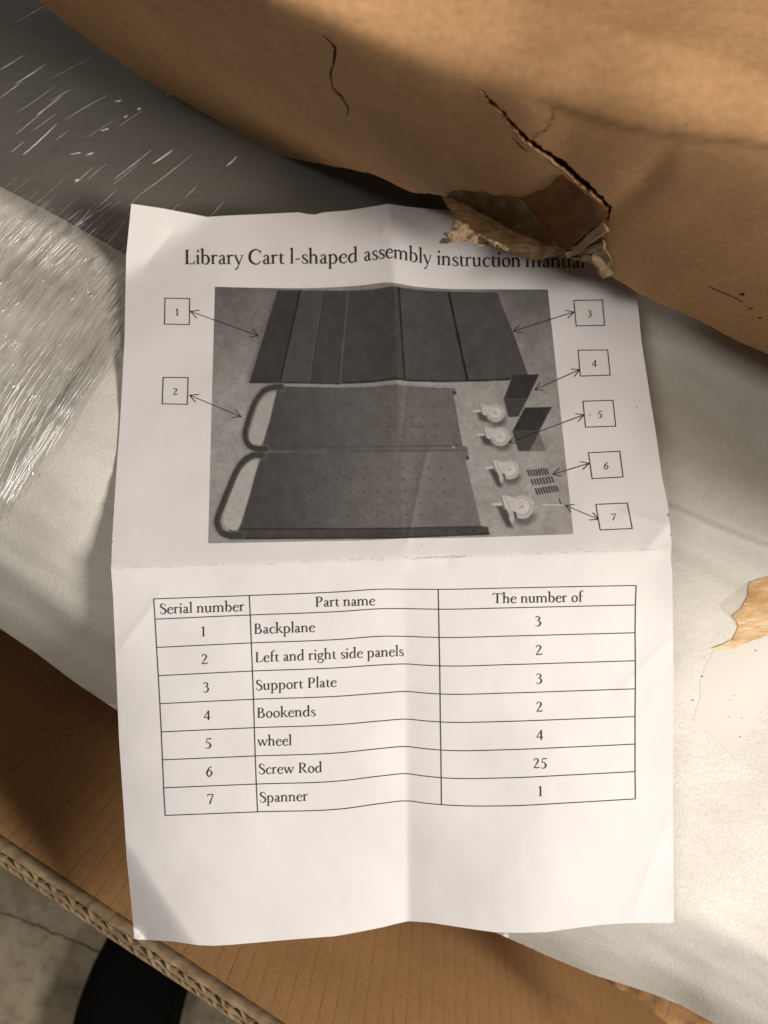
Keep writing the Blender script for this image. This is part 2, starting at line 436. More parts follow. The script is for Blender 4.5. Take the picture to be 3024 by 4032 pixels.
for (x, y, r) in ((2921, 1158, 12), (2960, 1212, 8), (2992, 1250, 7), (2250, 552, 4), (2700, 486, 4)):
    wall_strip('scuff', [(x - r, y), (x, y + r * .3), (x + r, y - r * .2)], (2, r, 3), M_scuff, 0.0003, 3, int(x))
# --- torn corner patched with tape
def corner_depth(X, Y):
    base = wall_depth(X, np.minimum(Y, wall_bot(X) - 5))
    return np.minimum(base - 0.0012, 0.3455) - 0.004 * smooth(800, 1010, Y) + 0.0009 * vnoise(np.asarray(X) / 60, np.asarray(Y) / 40, 2, 12)
corner = [(2052, 790), (2100, 768), (2160, 742), (2215, 690), (2288, 746), (2358, 800), (2390, 832), (2392, 856), (2350, 885), (2305, 912), (2275, 950), (2223, 990),
          (2190, 962), (2120, 880)]
sheet('packing_tape', rough_edge(resample(corner, 10), 1.6, 31), corner_depth, 14, M_btape, carton, thick=0.0012)
strip = [(1735, 780), (1785, 757), (1880, 764), (1968, 775), (2050, 788), (2120, 880), (2190, 962), (2222, 991), (2165, 1008), (2105, 1024), (2064, 1018), (2022, 1004),
         (1980, 978), (1930, 962), (1880, 955), (1840, 935), (1790, 905), (1786, 842)]
sheet('packing_tape', rough_edge(resample(strip, 8), 3.0, 33), lambda X, Y: corner_depth(X, Y) - 0.0008 + 0.0005 * vnoise((np.asarray(X) + np.asarray(Y) * 1.5) / 50, (np.asarray(Y) - np.asarray(X) * .2) / 18, 2, 3),
      10, M_ptape, carton, thick=0.0006)
tail = [(1786, 868), (1830, 880), (1880, 925), (1940, 945), (1985, 968), (2020, 990), (1990, 985), (1930, 966), (1885, 962), (1850, 950), (1815, 946), (1780, 953), (1752, 960), (1731, 955),
        (1738, 940), (1765, 936), (1742, 922), (1776, 912)]
tl = sheet('torn_tape_end', rough_edge(resample(tail, 7), 4.0, 41), lambda X, Y: corner_depth(X, Y) - 0.0025 + 0.0035 * vnoise(np.asarray(X) / 28, np.asarray(Y) / 22, 2, 5), 7, M_shred, carton, thick=0.0004)
tl['label'] = 'ragged pale end of the tape over the paper title'

def tube_strip(name, spine, rads, depth0, m, parent, arc=(0, math.pi), ns=14, seed=0, lift=None):
    """a curled strip: part of a tube wall swept along a spine given in photo coordinates"""
    sp = np.array(spine, float); n = len(sp); vv = []; ff = []
    depth0 = np.minimum(wall_depth(sp[:, 0], np.minimum(sp[:, 1], wall_bot(sp[:, 0]) - 3)) - 0.0035, 0.339)
    for i in range(n):
        a = sp[max(i - 1, 0)]; b = sp[min(i + 1, n - 1)]; d = (b - a) / np.linalg.norm(b - a); nn = np.array([-d[1], d[0]])
        for j in range(ns + 1):
            th = arc[0] + (arc[1] - arc[0]) * j / ns
            rr = rads[i] * (1 + 0.22 * float(vnoise(i * 0.9 + seed, j * 0.5, 2, seed)))
            q = sp[i] + nn * math.cos(th) * rr
            D = depth0[i] - math.sin(th) * rr * depth0[i] / F
            vv.append(P(q[0], q[1], D))
    for i in range(n - 1):
        for j in range(ns):
            a = i * (ns + 1) + j
            ff.append((a, a + 1, a + ns + 2, a + ns + 1))
    o = link(name, mesh_from(vv, ff), m, parent)
    md = o.modifiers.new('thickness', 'SOLIDIFY'); md.thickness = 0.0006; md.offset = 0
    return o
tube_strip('torn_liner', resample([(2228, 1004), (2262, 990), (2310, 950), (2350, 918), (2384, 890)], 9, False), np.linspace(12, 26, 40), np.linspace(0.338, 0.332, 40), M_shred, carton, (-0.4, math.pi * 1.15), 16, 3)
tube_strip('torn_liner', resample([(2290, 1010), (2335, 1005), (2365, 1030), (2388, 1070), (2396, 1088)], 8, False), np.linspace(20, 38, 40), np.linspace(0.339, 0.337, 40), M_shred, carton, (-0.6, math.pi * 1.2), 16, 8)
tube_strip('torn_liner', resample([(2310, 985), (2345, 968), (2378, 962)], 8, False), np.linspace(14, 30, 40), np.linspace(0.338, 0.336, 40), M_shred, carton, (-0.3, math.pi), 14, 15)
frag = [(2335, 930), (2380, 955), (2390, 1000), (2412, 1030), (2412, 1062), (2396, 1088), (2357, 1060), (2306, 1030), (2262, 1016), (2226, 990), (2280, 960), (2310, 930)]
sheet('torn_liner', rough_edge(resample(frag, 8), 5, 51), lambda X, Y: np.minimum(wall_depth(X, np.minimum(Y, wall_bot(X) - 3)) - 0.003, 0.340) + 0.002 * vnoise(np.asarray(X) / 30, np.asarray(Y) / 26, 2, 9), 8, M_shred, carton, thick=0.0008)

# --- front wall seen from inside, cut edge on top
A_, B_ = 0.2598, 0.12
def front_m(X, Y): return (1512 - np.asarray(X, float)) * 0.553 + (np.asarray(Y, float) - 2016) * 0.833
def front_depth(X, Y):
    m = front_m(X, Y)
    D = A_ / (np.maximum(m, 790) / F + B_)
    a = (np.asarray(X) - 1512) * 0.833 + (np.asarray(Y) - 2016) * 0.553
    near = smooth(1500, 1900, m)
    D = D + (1 - near) * 0.003 * vnoise(a / 500, m / 400, 2, 6)
    # two soft pressed creases slanting across the wall
    for (x0, y0, x1, y1, hgt) in ((1594, 3750, 2100, 4005, 0.0012), (1776, 3681, 2330, 4040, 0.0016)):
        l = math.hypot(x1 - x0, y1 - y0); nx, ny = -(y1 - y0) / l, (x1 - x0) / l
        q = (X - x0) * nx + (Y - y0) * ny
        D = D - hgt * np.exp(-(q / 9.0)**2) * smooth(x0 - 150, x0 + 100, X)
    return D
def front_uv(X, Y, D):
    x, y, z = P(X, Y, D)
    return x * 0.833 - y * 0.553, z
def rim_pt(t, m):    # photo point at along coordinate t, distance m
    return (1512 + t * 0.833 - m * 0.553, 2016 + t * 0.553 + m * 0.833)
MR = 1940
out = [rim_pt(-2600, MR), rim_pt(2600, MR), rim_pt(2600, 800), rim_pt(-2600, 800)]
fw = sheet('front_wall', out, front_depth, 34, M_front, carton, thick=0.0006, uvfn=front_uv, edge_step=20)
fw['label'] = 'fluted inner face of the lower wall with a cut edge'
DR = 0.37
def rim_world(t_m, o_m, z):
    """t along the rim (metres), o outward from the inner face (metres)"""
    R0 = MR * DR / F + o_m
    return (t_m * 0.833 - R0 * 0.553, -(t_m * 0.553 + R0 * 0.833), z)
def ribbon(name, offs, thick, depth, m, parent, step=0.0006, span=(-0.30, 0.30), zr=0.0):
    t = np.arange(span[0], span[1], step); vv = []; ff = []
    for i, tt in enumerate(t):
        o = offs(tt)
        zt = CAM_Z - DR + zr * float(vnoise(tt * 260, 1.7, 2, int(zr * 1e5)))
        vv.append(rim_world(tt, o, zt)); vv.append(rim_world(tt, o, zt - depth))
        if i: ff.append((2 * i - 2, 2 * i - 1, 2 * i + 1, 2 * i))
    o = link(name, mesh_from(vv, ff), m, parent)
    md = o.modifiers.new('thickness', 'SOLIDIFY'); md.thickness = thick; md.offset = 0
    return o
W1, W2 = 0.0033, 0.0022
ribbon('cut_edge', lambda t: 0.0006, 0.0005, 0.013, M_edge, fw, zr=0.0007)
ribbon('cut_edge', lambda t: 0.0006 + W1 + 0.0001 * math.sin(t * 900), 0.00045, 0.013, M_edge, fw, zr=0.0003)
ribbon('cut_edge', lambda t: 0.0006 + W1 + W2, 0.0005, 0.013, M_edge, fw, zr=0.0003)
ph = lambda t: t + 0.0014 * float(vnoise(t * 70, 0.3, 2, 1))
ribbon('flute', lambda t: 0.0006 + W1 * (0.5 + (0.40 + 0.10 * float(vnoise(t * 90, 4.0, 2, 7))) * math.sin(ph(t) * 2 * math.pi / 0.0098)), 0.00030, 0.013, M_edge, fw, zr=0.0006)
ribbon('flute', lambda t: 0.0006 + W1 + W2 * (0.5 + 0.46 * math.sin(ph(t) * 2 * math.pi / 0.0082 + 1)), 0.00030, 0.013, M_edge, fw, zr=0.0006)
def fillstrip():
    t = np.arange(-0.30, 0.30, 0.02); vv = []; ff = []
    for i, tt in enumerate(t):
        vv.append(rim_world(tt, 0.0004, CAM_Z - DR - 0.011)); vv.append(rim_world(tt, 0.0062, CAM_Z - DR - 0.011))
        if i: ff.append((2 * i - 2, 2 * i - 1, 2 * i + 1, 2 * i))
    link('cut_edge', mesh_from(vv, ff), M_edge, fw)
fillstrip()
# outer face of the front wall, down to the floor
vv = [rim_world(-0.5, 0.0065, CAM_Z - DR - 0.001), rim_world(0.5, 0.0065, CAM_Z - DR - 0.001)]
vv += [rim_world(0.5, 0.0065 - 0.0454, 0.002), rim_world(-0.5, 0.0065 - 0.0454, 0.002)]
link('outer_liner', mesh_from(vv, [(0, 3, 2, 1)], smooth_shade=False), M_wall, carton)
me = mesh_from([(-0.5, -0.5, 0.004), (0.6, -0.25, 0.004), (0.5, 0.30, 0.004), (-0.5, 0.2, 0.004)], [(0, 1, 2, 3)], smooth_shade=False)

# --- unseen cardboard panel added at the right to shade foam and paper
def end_pt(n_, s_, z): return (n_ * 0.442 + s_ * 0.897, n_ * 0.897 - s_ * 0.442, z)
vv = [end_pt(0.075, 0.265, 0.0), end_pt(0.20, 0.28, 0.0), end_pt(0.20, 0.28, 0.605), end_pt(0.075, 0.265, 0.605)]
vv += [end_pt(0.075, 0.271, 0.0), end_pt(0.20, 0.286, 0.0), end_pt(0.20, 0.286, 0.605), end_pt(0.075, 0.271, 0.605)]
link('shade_panel', mesh_from(vv, [(0, 3, 2, 1), (4, 5, 6, 7), (2, 3, 7, 6), (0, 1, 5, 4), (1, 2, 6, 5), (0, 4, 7, 3)], smooth_shade=False), M_wall, carton)

# ================================================================ grey panel, foam bundle
def q_of(X, Y): return (np.asarray(X, float) - 1512) * -0.5 + (np.asarray(Y, float) - 2016) * 0.866
panel_depth = lambda X, Y: 0.413 + 0.00002 * (-q_of(X, Y) - 400) + 0.0006 * vnoise(np.asarray(X) / 300, np.asarray(Y) / 300, 2, 8)
pn = sheet('metal_panel', [(-700, 300), (-700, -900), (900, -900), (2300, -200), (3400, 800), (3400, 1500), (2000, 1500), (700, 1400)], panel_depth, 60, M_panel, None, thick=0.012)
tag(pn, 'dark grey painted panel under clear film between foam and box wall', 'metal panel')

foam_top = [(-700, 370), (-300, 575), (0, 734), (228, 852), (497, 1003), (900, 1090), (1500, 1080), (2300, 1010), (3700, 1000)]
foam_bot = [(-700, 1990), (-300, 2260), (0, 2474), (137, 2567), (300, 2690), (465, 2800), (1200, 3235), (1950, 3671), (2154, 3763), (2333, 3837), (2555, 3908), (2679, 3957), (2815, 4032), (3700, 4420)]
ftc, fbc = curve(foam_top), curve(foam_bot)
def foam_depth(X, Y):
    X = np.asarray(X, float); Y = np.asarray(Y, float)
    q = q_of(X, Y)
    D = 0.345 + np.maximum(700 - q, 0) * 2.35e-5
    D = D - 0.017 * np.exp(-((X - 380) / 420.0)**2 - ((Y - 1950) / 750.0)**2)
    D = D + 0.024 * smooth(500, -600, q) * (1 - 0.8 * smooth(1900, 2600, X))
    db = (fbc(X) - Y) * 0.86; dt = (Y - ftc(X)) * 0.88
    D = D + 0.020 * (1 - smooth(0, 420, db))**2 + 0.012 * np.clip(1 - db / 110.0, 0, 1)**2
    D = D + 0.010 * np.clip(1 - dt / 60.0, 0, 1)**2
    calm = 1 - smooth(2600, 2720, X) * smooth(2150, 2280, Y) * (1 - smooth(2990, 3080, Y))
    D = D + 0.0022 * vnoise(X / 520, Y / 380, 1, 14) + calm * (0.0008 * vnoise(X / 260, Y / 190, 1, 17) + 0.0005 * vnoise((X * .9 + Y * .5) / 420, (Y * .9 - X * .5) / 90, 3, 15))
    # an upper layer of the sheet ends along a fold at the right
    fl = curve([(2300, 1850), (2624, 1966), (2800, 2045), (3024, 2135), (3500, 2310)])
    D = D - 0.0050 * (1 - smooth(-6, 30, Y - fl(X))) * smooth(2350, 2550, X)
    fl2 = curve([(2300, 2080), (2650, 2130), (2800, 2215), (3024, 2330), (3500, 2500)])
    D = D + 0.0022 * np.exp(-((Y - fl2(X)) / 45.0)**2) * smooth(2350, 2550, X)
    # soft ridge running along the lower right roll
    fl3 = curve([(1900, 3560), (2400, 3560), (2700, 3620), (3024, 3760), (3500, 3950)])
    D = D - 0.0025 * np.exp(-((Y - fl3(X)) / 80.0)**2) * smooth(2300, 2700, X)
    # raised pad at the left
    fl4 = curve([(-300, 2020), (0, 2220), (300, 2430), (600, 2600)])
    D = D - 0.0018 * np.exp(-((Y - fl4(X)) / 60.0)**2) * (1 - smooth(350, 600, X))
    return D
foam = sheet('foam_wrap', [(x, y) for x, y in foam_top] + foam_bot[::-1], foam_depth, 15, M_foam, None, uvfn=None, edge_step=14, thick=0.004)
tag(foam, 'white foam sheet wrapped round the bundle beneath the paper', 'foam wrap')

# the wrap's sides, folded down inside the box
side_loop = resample([(-700, 370), (-700, 1990)] + foam_bot[1:] + [(3700, 1000)], 30, False)
vv, ff = [], []
for i, (x, y) in enumerate(side_loop):
    p = P(x, y, float(foam_depth(x, y)) + 0.002)
    vv += [p, (p[0] * 0.985, p[1] * 0.985, p[2] - 0.02), (p[0] * 0.985, p[1] * 0.985, 0.03)]
    if i:
        b = 3 * i
        ff += [(b - 3, b, b + 1, b - 2), (b - 2, b + 1, b + 2, b - 1)]
link('foam_side', mesh_from(vv, ff), M_foam, foam)

# scraps on the foam at the right
def on_foam(lift): return lambda X, Y: foam_depth(X, Y) - lift
scrap = [(2952, 2292), (2985, 2278), (3024, 2268), (3140, 2235), (3140, 2470), (3040, 2498), (2965, 2522), (2905, 2548), (2858, 2562), (2802, 2552), (2850, 2535), (2884, 2518), (2906, 2470), (2902, 2450), (2884, 2424),
         (2918, 2396), (2944, 2350)]
M_scrap = mat('torn_brown_paper', (0.50, 0.27, 0.10), 0.4, 0.4)
v = coords(M_scrap, scale=(1, 3, 1), rot=(0, 0, math.radians(-30)))
L(M_scrap, ramp(M_scrap, noise(M_scrap, v, 45, 5), [(0.36, (0.66, 0.50, 0.31)), (0.52, (0.56, 0.36, 0.17)), (0.72, (0.42, 0.235, 0.09))]), bsdf(M_scrap).inputs['Base Color'])
bump(M_scrap, noise(M_scrap, v, 80, 4), 0.3, 0.003)
sc = thing('brown_paper_scrap', 'torn brown paper scrap stuck to the foam at right', 'paper scrap')
sheet('scrap', rough_edge(resample(scrap, 9), 1.5, 61), lambda X, Y: foam_depth(X, Y) - 0.0004 + 0.0002 * vnoise(np.asarray(X) / 60, np.asarray(Y) / 50, 2, 4), 12, M_scrap, sc, thick=0.0001)
pale = [(2834, 2380), (2880, 2345), (2955, 2288), (2975, 2300), (2960, 2350), (2925, 2400), (2900, 2440), (2906, 2470), (2884, 2440), (2850, 2410)]
sheet('clear_tape', rough_edge(resample(pale, 9), 2, 63), lambda X, Y: foam_depth(X, Y) - 0.0005 + 0.0001 * vnoise(np.asarray(X) / 30, np.asarray(Y) / 30, 2, 4), 12, M_ctape, sc, thick=0.0)
patch = [(2724, 2838), (2765, 2872), (2830, 2925), (2898, 2990), (2945, 2900), (3024, 2742), (3140, 2540), (3140, 2462), (3040, 2490), (2965, 2514), (2905, 2540), (2858, 2556), (2815, 2556), (2780, 2620), (2752, 2690), (2758, 2740), (2742, 2790)]
M_patch = mat('cloudy_tape', (0.645, 0.622, 0.563), 0.5, 0.2)
bump(M_patch, noise(M_patch, coords(M_patch), 30, 3), 0.05, 0.003)
pt = sheet('tape_patch', rough_edge(resample(patch, 9), 3.0, 65), on_foam(0.00010), 12, M_patch, None, thick=0.0)
tag(pt, 'smooth cloudy tape patch on the foam right of the parts table', 'tape')

vv, ff = [], []
for (x, y, r) in ((2765, 2664, 5), (2727, 2757, 5), (2976, 2562, 4), (2834, 2541, 4), (2870, 2823, 3), (2914, 2901, 4), (2892, 2738, 3), (2874, 2756, 3), (2922, 2828, 3), (2775, 2590, 3)):
    b = len(vv)
    for i in range(7):
        a = 2 * math.pi * i / 7; rr = r * (0.4 + 0.4 * random.random()); q = (x + rr * math.cos(a) * 1.2, y + rr * math.sin(a) * 0.8)
        vv.append(P(q[0], q[1], float(foam_depth(q[0], q[1])) - 0.0003))
    ff.append(tuple(b + i for i in range(7))[::-1])
gr = link('grit', mesh_from(vv, ff), M_scuff, pt); gr['kind'] = 'stuff'
# crumpled brown paper between foam and wall
def crumple(X, Y):
    X = np.asarray(X, float); Y = np.asarray(Y, float)
    return 0.432 + 0.006 * vnoise(X / 110, Y / 90, 2, 31)
kp = [(2320, 3800), (2400, 3870), (2470, 3905), (2560, 3968), (2640, 4040), (2760, 4150), (3000, 4300), (3000, 4080), (2800, 3950), (2500, 3820)]
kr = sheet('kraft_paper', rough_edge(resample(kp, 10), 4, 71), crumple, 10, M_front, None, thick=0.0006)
tag(kr, 'crumpled brown kraft paper wedged below the foam edge at bottom right', 'packing paper')

# ================================================================ stretch film
def film_base(X, Y):
    X = np.asarray(X, float); Y = np.asarray(Y, float)
    f = foam_depth(X, np.maximum(Y, ftc(X) + 8)); p = panel_depth(X, Y) - 0.006
    t = smooth(-160, 40, Y - ftc(X))
    return p * (1 - t) + f * t - 0.0035
def film_ang(Y): return math.radians(32 + max(0, min(1500, Y - 300)) / 1400 * 28)
def film_uv(X, Y, D):
    a = np.radians(32 + np.clip(Y - 300, 0, 1500) / 1400 * 28)
    x = (X - 1512) * D / F; y = (2016 - Y) * D / F
    return -x * np.sin(a) + y * np.cos(a), x * np.cos(a) + y * np.sin(a)
film_t = thing('stretch_film', 'clear stretch film in bright pulled creases over foam and grey panel', 'plastic film')
fo = [(-500, -600), (500, -600), (900, 200), (1700, 700), (1500, 1000), (900, 1080), (560, 1200), (489, 1362), (380, 1540), (200, 1790), (0, 2064), (-200, 2250), (-500, 2080)]
sheet('film', fo, film_base, 26, M_film, film_t, uvfn=film_uv)
vv, ff, uvs = [], [], []
def crease(x, y, ln, ang, wid, bend=0.0, lift=0.0006):
    n = max(4, int(ln / 16)); b = len(vv)
    for i in range(n + 1):
        t = i / n; a = ang + bend * (t - 0.5)
        px = x + math.cos(a) * ln * t; py = y - math.sin(a) * ln * t
        D = float(film_base(px, py))
        w_ = wid * (math.sin(math.pi * min(1, t * 0.95 + 0.03)))**0.6 * (0.8 + 0.4 * random.random())
        nx, ny = math.sin(a), math.cos(a)
        for s, hgt in ((-1, 0), (-0.45, 0.8), (0.15, 1.0), (0.6, 0.6), (1, 0)):
            vv.append(P(px + nx * s * w_, py + ny * s * w_, D - lift - hgt * w_ * D / F * 0.65)); uvs.append((t, s))
        if i:
            for k in range(4):
                q = b + (i - 1) * 5 + k
                ff.append((q, q + 5, q + 6, q + 1))
dense = [(-30, 830), (120, 900), (260, 960), (400, 1060), (500, 1130), (492, 1362), (380, 1530), (200, 1780), (-30, 2100)]
R_ = random.Random(11)
cnt = 0
while cnt < 430:
    x = R_.uniform(-60, 480); y = R_.uniform(880, 2080)
    if not in_poly(np.array([x]), np.array([y]), dense)[0]: continue
    # fewer towards the lower left edge
    ln = R_.uniform(30, 190) * (0.7 if R_.random() < 0.45 else 2.0)
    a = film_ang(y) + R_.gauss(0, 0.055)
    ex = x + math.cos(a) * ln
    if ex > 545: ln = max(25, (545 - x) / math.cos(a))
    crease(x, y, ln, a, R_.choice((0.8, 0.9, 1.1, 1.3, 1.6, 2.0, 2.8)), R_.gauss(0, 0.06))
    cnt += 1
for k in range(46):                                     # long pulled strands
    x = R_.uniform(-60, 330); y = R_.uniform(1150, 2050)
    if not in_poly(np.array([x]), np.array([y]), dense)[0]: continue
    a = film_ang(y) + R_.gauss(0, 0.03); ln = min(R_.uniform(250, 560), (520 - x) / math.cos(a))
    if ln > 80: crease(x, y, ln, a, R_.choice((1.4, 1.8, 2.4, 3.0)), R_.gauss(-0.05, 0.05))
for k in range(70):                                     # bright pinched tips
    x = R_.uniform(-30, 500); y = R_.uniform(900, 2000)
    if in_poly(np.array([x]), np.array([y]), dense)[0] and x < 480: crease(x, y, R_.uniform(14, 45), film_ang(y) + R_.gauss(0, 0.15), R_.uniform(2.6, 5.0), 0.1)
for k in range(26):                                     # long creases along the film's lower edge
    t = R_.random(); x = 480 * (1 - t) - 20; y = 1362 + t * 690 + R_.uniform(-60, 5)
    crease(x - 90, y + 120, R_.uniform(150, 420), math.radians(R_.uniform(52, 60)), R_.choice((1.5, 2.2, 3.2)), R_.gauss(0, 0.05))
for (x, y, x2, y2, wd) in ((448, 706, 600, 590, 1.6), (600, 645, 682, 590, 4.2), (890, 655, 935, 615, 3.6), (90, 610, 225, 490, 3.2), (145, 452, 245, 378, 3.0), (60, 330, 180, 255, 2.6),
                           (0, 275, 100, 215, 2.2), (0, 385, 90, 320, 2.0), (310, 880, 440, 800, 2.4), (560, 760, 760, 610, 1.5), (60, 530, 170, 440, 1.5), (220, 900, 330, 820, 1.6), (0, 830, 90, 772, 2.0),
                           (395, 515, 430, 505, 4.0), (540, 432, 556, 424, 5.0), (486, 462, 503, 455, 5.0), (292, 712, 312, 706, 5.0), (275, 608, 320, 600, 3.0), (335, 612, 372, 600, 3.5), (655, 372, 672, 368, 4.0),
                           (450, 400, 480, 395, 5.0)):
    crease(x, y, math.hypot(x2 - x, y2 - y), math.atan2(y - y2, x2 - x), wd, 0.03)
for k in range(34):
    x = R_.uniform(-40, 900); y = R_.uniform(60, 900)
    if y < wall_bot(x) + 60: continue
    crease(x, y, R_.uniform(60, 200), film_ang(y) + R_.gauss(0, 0.05), R_.choice((0.7, 0.9, 1.2)), R_.gauss(0, 0.05))
link('film_crease', mesh_from(vv, ff, uvs), M_crease, film_t)

# ================================================================ instruction sheet
TL = [(517, 802), (497, 1003), (490, 1344), (474, 1645), (456, 1891), (442, 2119), (437, 2242), (445, 2347), (457, 2620), (469, 2916), (488, 3198), (499, 3381), (515, 3536), (529, 3695)]
BT = [(529, 3695), (556, 3700), (684, 3707), (775, 3721), (839, 3724), (912, 3720), (1139, 3700), (1322, 3686), (1422, 3668), (1512, 3650), (1558, 3638), (1608, 3627), (1694, 3633), (1785, 3647),
      (1877, 3661), (1950, 3671), (2059, 3673), (2150, 3670), (2269, 3654), (2369, 3641), (2469, 3635), (2654, 3633)]
RT = [(2654, 3633), (2650, 3144), (2653, 2689), (2649, 2438), (2647, 2256), (2641, 2195), (2645, 2137), (2629, 1982), (2606, 1873), (2583, 1709), (2551, 1508), (2526, 1344), (2515, 1231), (2505, 1139), (2472, 830)]
TP = [(2472, 830), (2100, 834), (1795, 829), (1694, 823), (1603, 814), (1530, 803), (1504, 807), (1367, 829), (1276, 836), (1240, 845), (1212, 843), (1176, 836), (1030, 843), (912, 848), (816, 854), (638, 820)]
outline = TL[:-1] + BT[:-1] + RT[:-1] + TP
crease_x = curve([(700, 1520), (1100, 1552), (1500, 1570), (2190, 1592), (2600, 1600), (3640, 1609)])
def fold_y(X): return 2240 + (np.asarray(X, float) - 440) * (-75 / 2200.0)
def paper_depth(X, Y):
    X = np.asarray(X, float); Y = np.asarray(Y, float)
    fy = fold_y(X) - Y
    rnd = 7.0
    top = 0.5 * (fy + np.sqrt(fy * fy + rnd * rnd))         # >0 in the upper half
    bot = top - fy
    st = top / 1400.0
    D = 0.320 + 0.055 * st + 0.017 * st * st + 0.013 * bot / 1450.0
    dx = X - crease_x(Y)
    cw = 9.0
    ad = np.sqrt(dx * dx + cw * cw)
    s_top = np.clip(top / 1400.0, 0, 1.05); s_bot = np.clip(bot / 1450.0, 0, 1.05)
    D = D - 0.0085 * s_top**0.8 * np.exp(-ad / 210.0)
    wl = np.where(dx < 0, 300.0, 210.0)
    D = D + 0.0078 * s_bot**0.75 * np.exp(-ad / wl)
    D = D - 0.0022 * s_bot * np.exp(-((X - 2060) / 230.0)**2)
    D = D - 0.0020 * s_bot * np.exp(-((X - 860) / 260.0)**2)
    # bottom left corner droops, tip turned up
    q = (X - 506) * -0.83 + (Y - 3333) * 0.56
    D = D + 0.012 * (np.sqrt(np.maximum(q + 10, 0)**2 + 900) - 30) / 200.0
    q2 = (X - 545) * -0.72 + (Y - 3672) * 0.70
    D = D - 0.00022 * np.maximum(q2, 0)
    # left margin falls away a little
    D = D + 0.0040 * np.clip((760 - X) / 300.0, 0, 1)**2 * smooth(2300, 2900, Y)
    # top left corner bent up along a diagonal crease
    q3 = -((X - 816) * 0.60 + (Y - 854) * 0.80)
    D = D - 0.000072 * 0.5 * (q3 + np.sqrt(q3 * q3 + 30.0**2)) * smooth(1300, 1000, Y)
    # small dog ear at the right end of the fold
    q4 = (X - 2585) * 0.62 + (Y - 2120) * 0.55
    D = D + 0.00004 * np.maximum(q4, 0) * np.exp(-((Y - 2110) / 90.0)**2) * smooth(2500, 2600, X)
    # handling creases
    for (x0, y0, x1, y1, h_, wd) in ((1600, 2150, 1690, 1740, 0.0007, 14), (1540, 830, 1500, 930, 0.0008, 10), (2450, 2010, 2640, 2075, 0.0007, 16), (1600, 2230, 1790, 2215, -0.0006, 16), (1610, 1450, 1570, 1820, -0.0005, 9),
                                 (2440, 2720, 2655, 2500, 0.0004, 26), (470, 2560, 640, 2330, 0.0006, 24), (560, 1060, 690, 900, -0.0007, 18), (2480, 3630, 2655, 3180, 0.0005, 40), (1850, 860, 1990, 1060, 0.0006, 20)):
        l = math.hypot(x1 - x0, y1 - y0); ux, uy = (x1 - x0) / l, (y1 - y0) / l
        a_l = (X - x0) * ux + (Y - y0) * uy; b_l = -(X - x0) * uy + (Y - y0) * ux
        D = D - h_ * np.exp(-np.sqrt(b_l * b_l + 16.0) / wd) * smooth(-0.1 * l, 0.2 * l, a_l) * (1 - smooth(0.8 * l, 1.1 * l, a_l))
    D = D + 0.0009 * vnoise(X / 380, Y / 380, 2, 40) + 0.00010 * vnoise(X / 110, Y / 110, 2, 41)
    return D
man = thing('instruction_sheet', 'creased white instruction sheet with printed photo and parts table lying on the foam', 'instruction sheet')
pp = sheet('paper', outline, paper_depth, 8.5, M_paper, man, thick=0.0001, edge_step=7)
# stains and wear along the folds
M_stain = mat('fold_wear', (0.58, 0.50, 0.43), 0.8, 0.1)
LIFT = 0.00016
def ink_poly_strip(pts, widths, name, m, parent, lift=LIFT, vlist=None):
    own = vlist is None
    v_, f_ = ([], []) if own else vlist
    p = np.array(pts, float); n = len(p); b = len(v_)
    D = None
    L_, R2 = [], []
    for i in range(n):
        a = p[max(i - 1, 0)]; c = p[min(i + 1, n - 1)]; d = c - a; l = np.linalg.norm(d); d = d / (l if l > 1e-9 else 1)
        nn = np.array([-d[1], d[0]]); ww = widths if np.isscalar(widths) else widths[i]
        L_.append(p[i] + nn * ww / 2); R2.append(p[i] - nn * ww / 2)
    q = np.array(L_ + R2); D = paper_depth(q[:, 0], q[:, 1]) - lift
    x, y, z = P(q[:, 0], q[:, 1], D)
    for k in range(2 * n): v_.append((x[k], y[k], z[k]))
    for i in range(n - 1): f_.append((b + i, b + i + 1, b + n + i + 1, b + n + i))
    if own: return link(name, mesh_from(v_, f_), m, parent)
def spline(pts, sub=6):
    """Catmull-Rom through points of any dimension"""
    p = np.array(pts, float)
    if len(p) == 2:
        return np.array([p[0] + (p[1] - p[0]) * t for t in np.linspace(0, 1, 5)])
    e = np.vstack([2 * p[0] - p[1], p, 2 * p[-1] - p[-2]]); out = []
    for i in range(1, len(e) - 2):
        for t in np.linspace(0, 1, sub, endpoint=False):
            a, b, c, d = e[i - 1], e[i], e[i + 1], e[i + 2]
            out.append(0.5 * ((2 * b) + (c - a) * t + (2 * a - 5 * b + 4 * c - d) * t * t + (3 * b - a - 3 * c + d) * t**3))
    out.append(p[-1]); return np.array(out)

# ---------------- a pen-drawn old-style roman alphabet (units: 1000 per em)
def stem(x, y0, y1, w_=72): return [(x, y0, w_), (x, y1, w_)]
def foot_(x, y=12, l=78, r=78): return [(x - l, y, 24), (x + r, y, 24)]
def flag(x, y): return [(x - 85, y - 62, 22), (x - 20, y - 22, 50), (x + 34, y - 4, 14)]
def ell(cx, cy, rx, ry, thick=76, thin=34, tilt=0.35):
    return [(cx + rx * math.cos(a), cy + ry * math.sin(a), thin + (thick - thin) * abs(math.cos(a - tilt))**1.5) for a in np.linspace(0, 2 * math.pi, 17)]
def dot(x, y, r): return [(x - r, y, r * 0.9), (x - r * .5, y, r * 1.75), (x, y, r * 2), (x + r * .5, y, r * 1.75), (x + r, y, r * 0.9)]
def arch(x0, x1): return [(x0, 300, 20), (x0 + 75, 375, 36), (x0 + 160, 398, 56), (x1 - 12, 340, 70), (x1, 250, 72), (x1, 10, 72)]
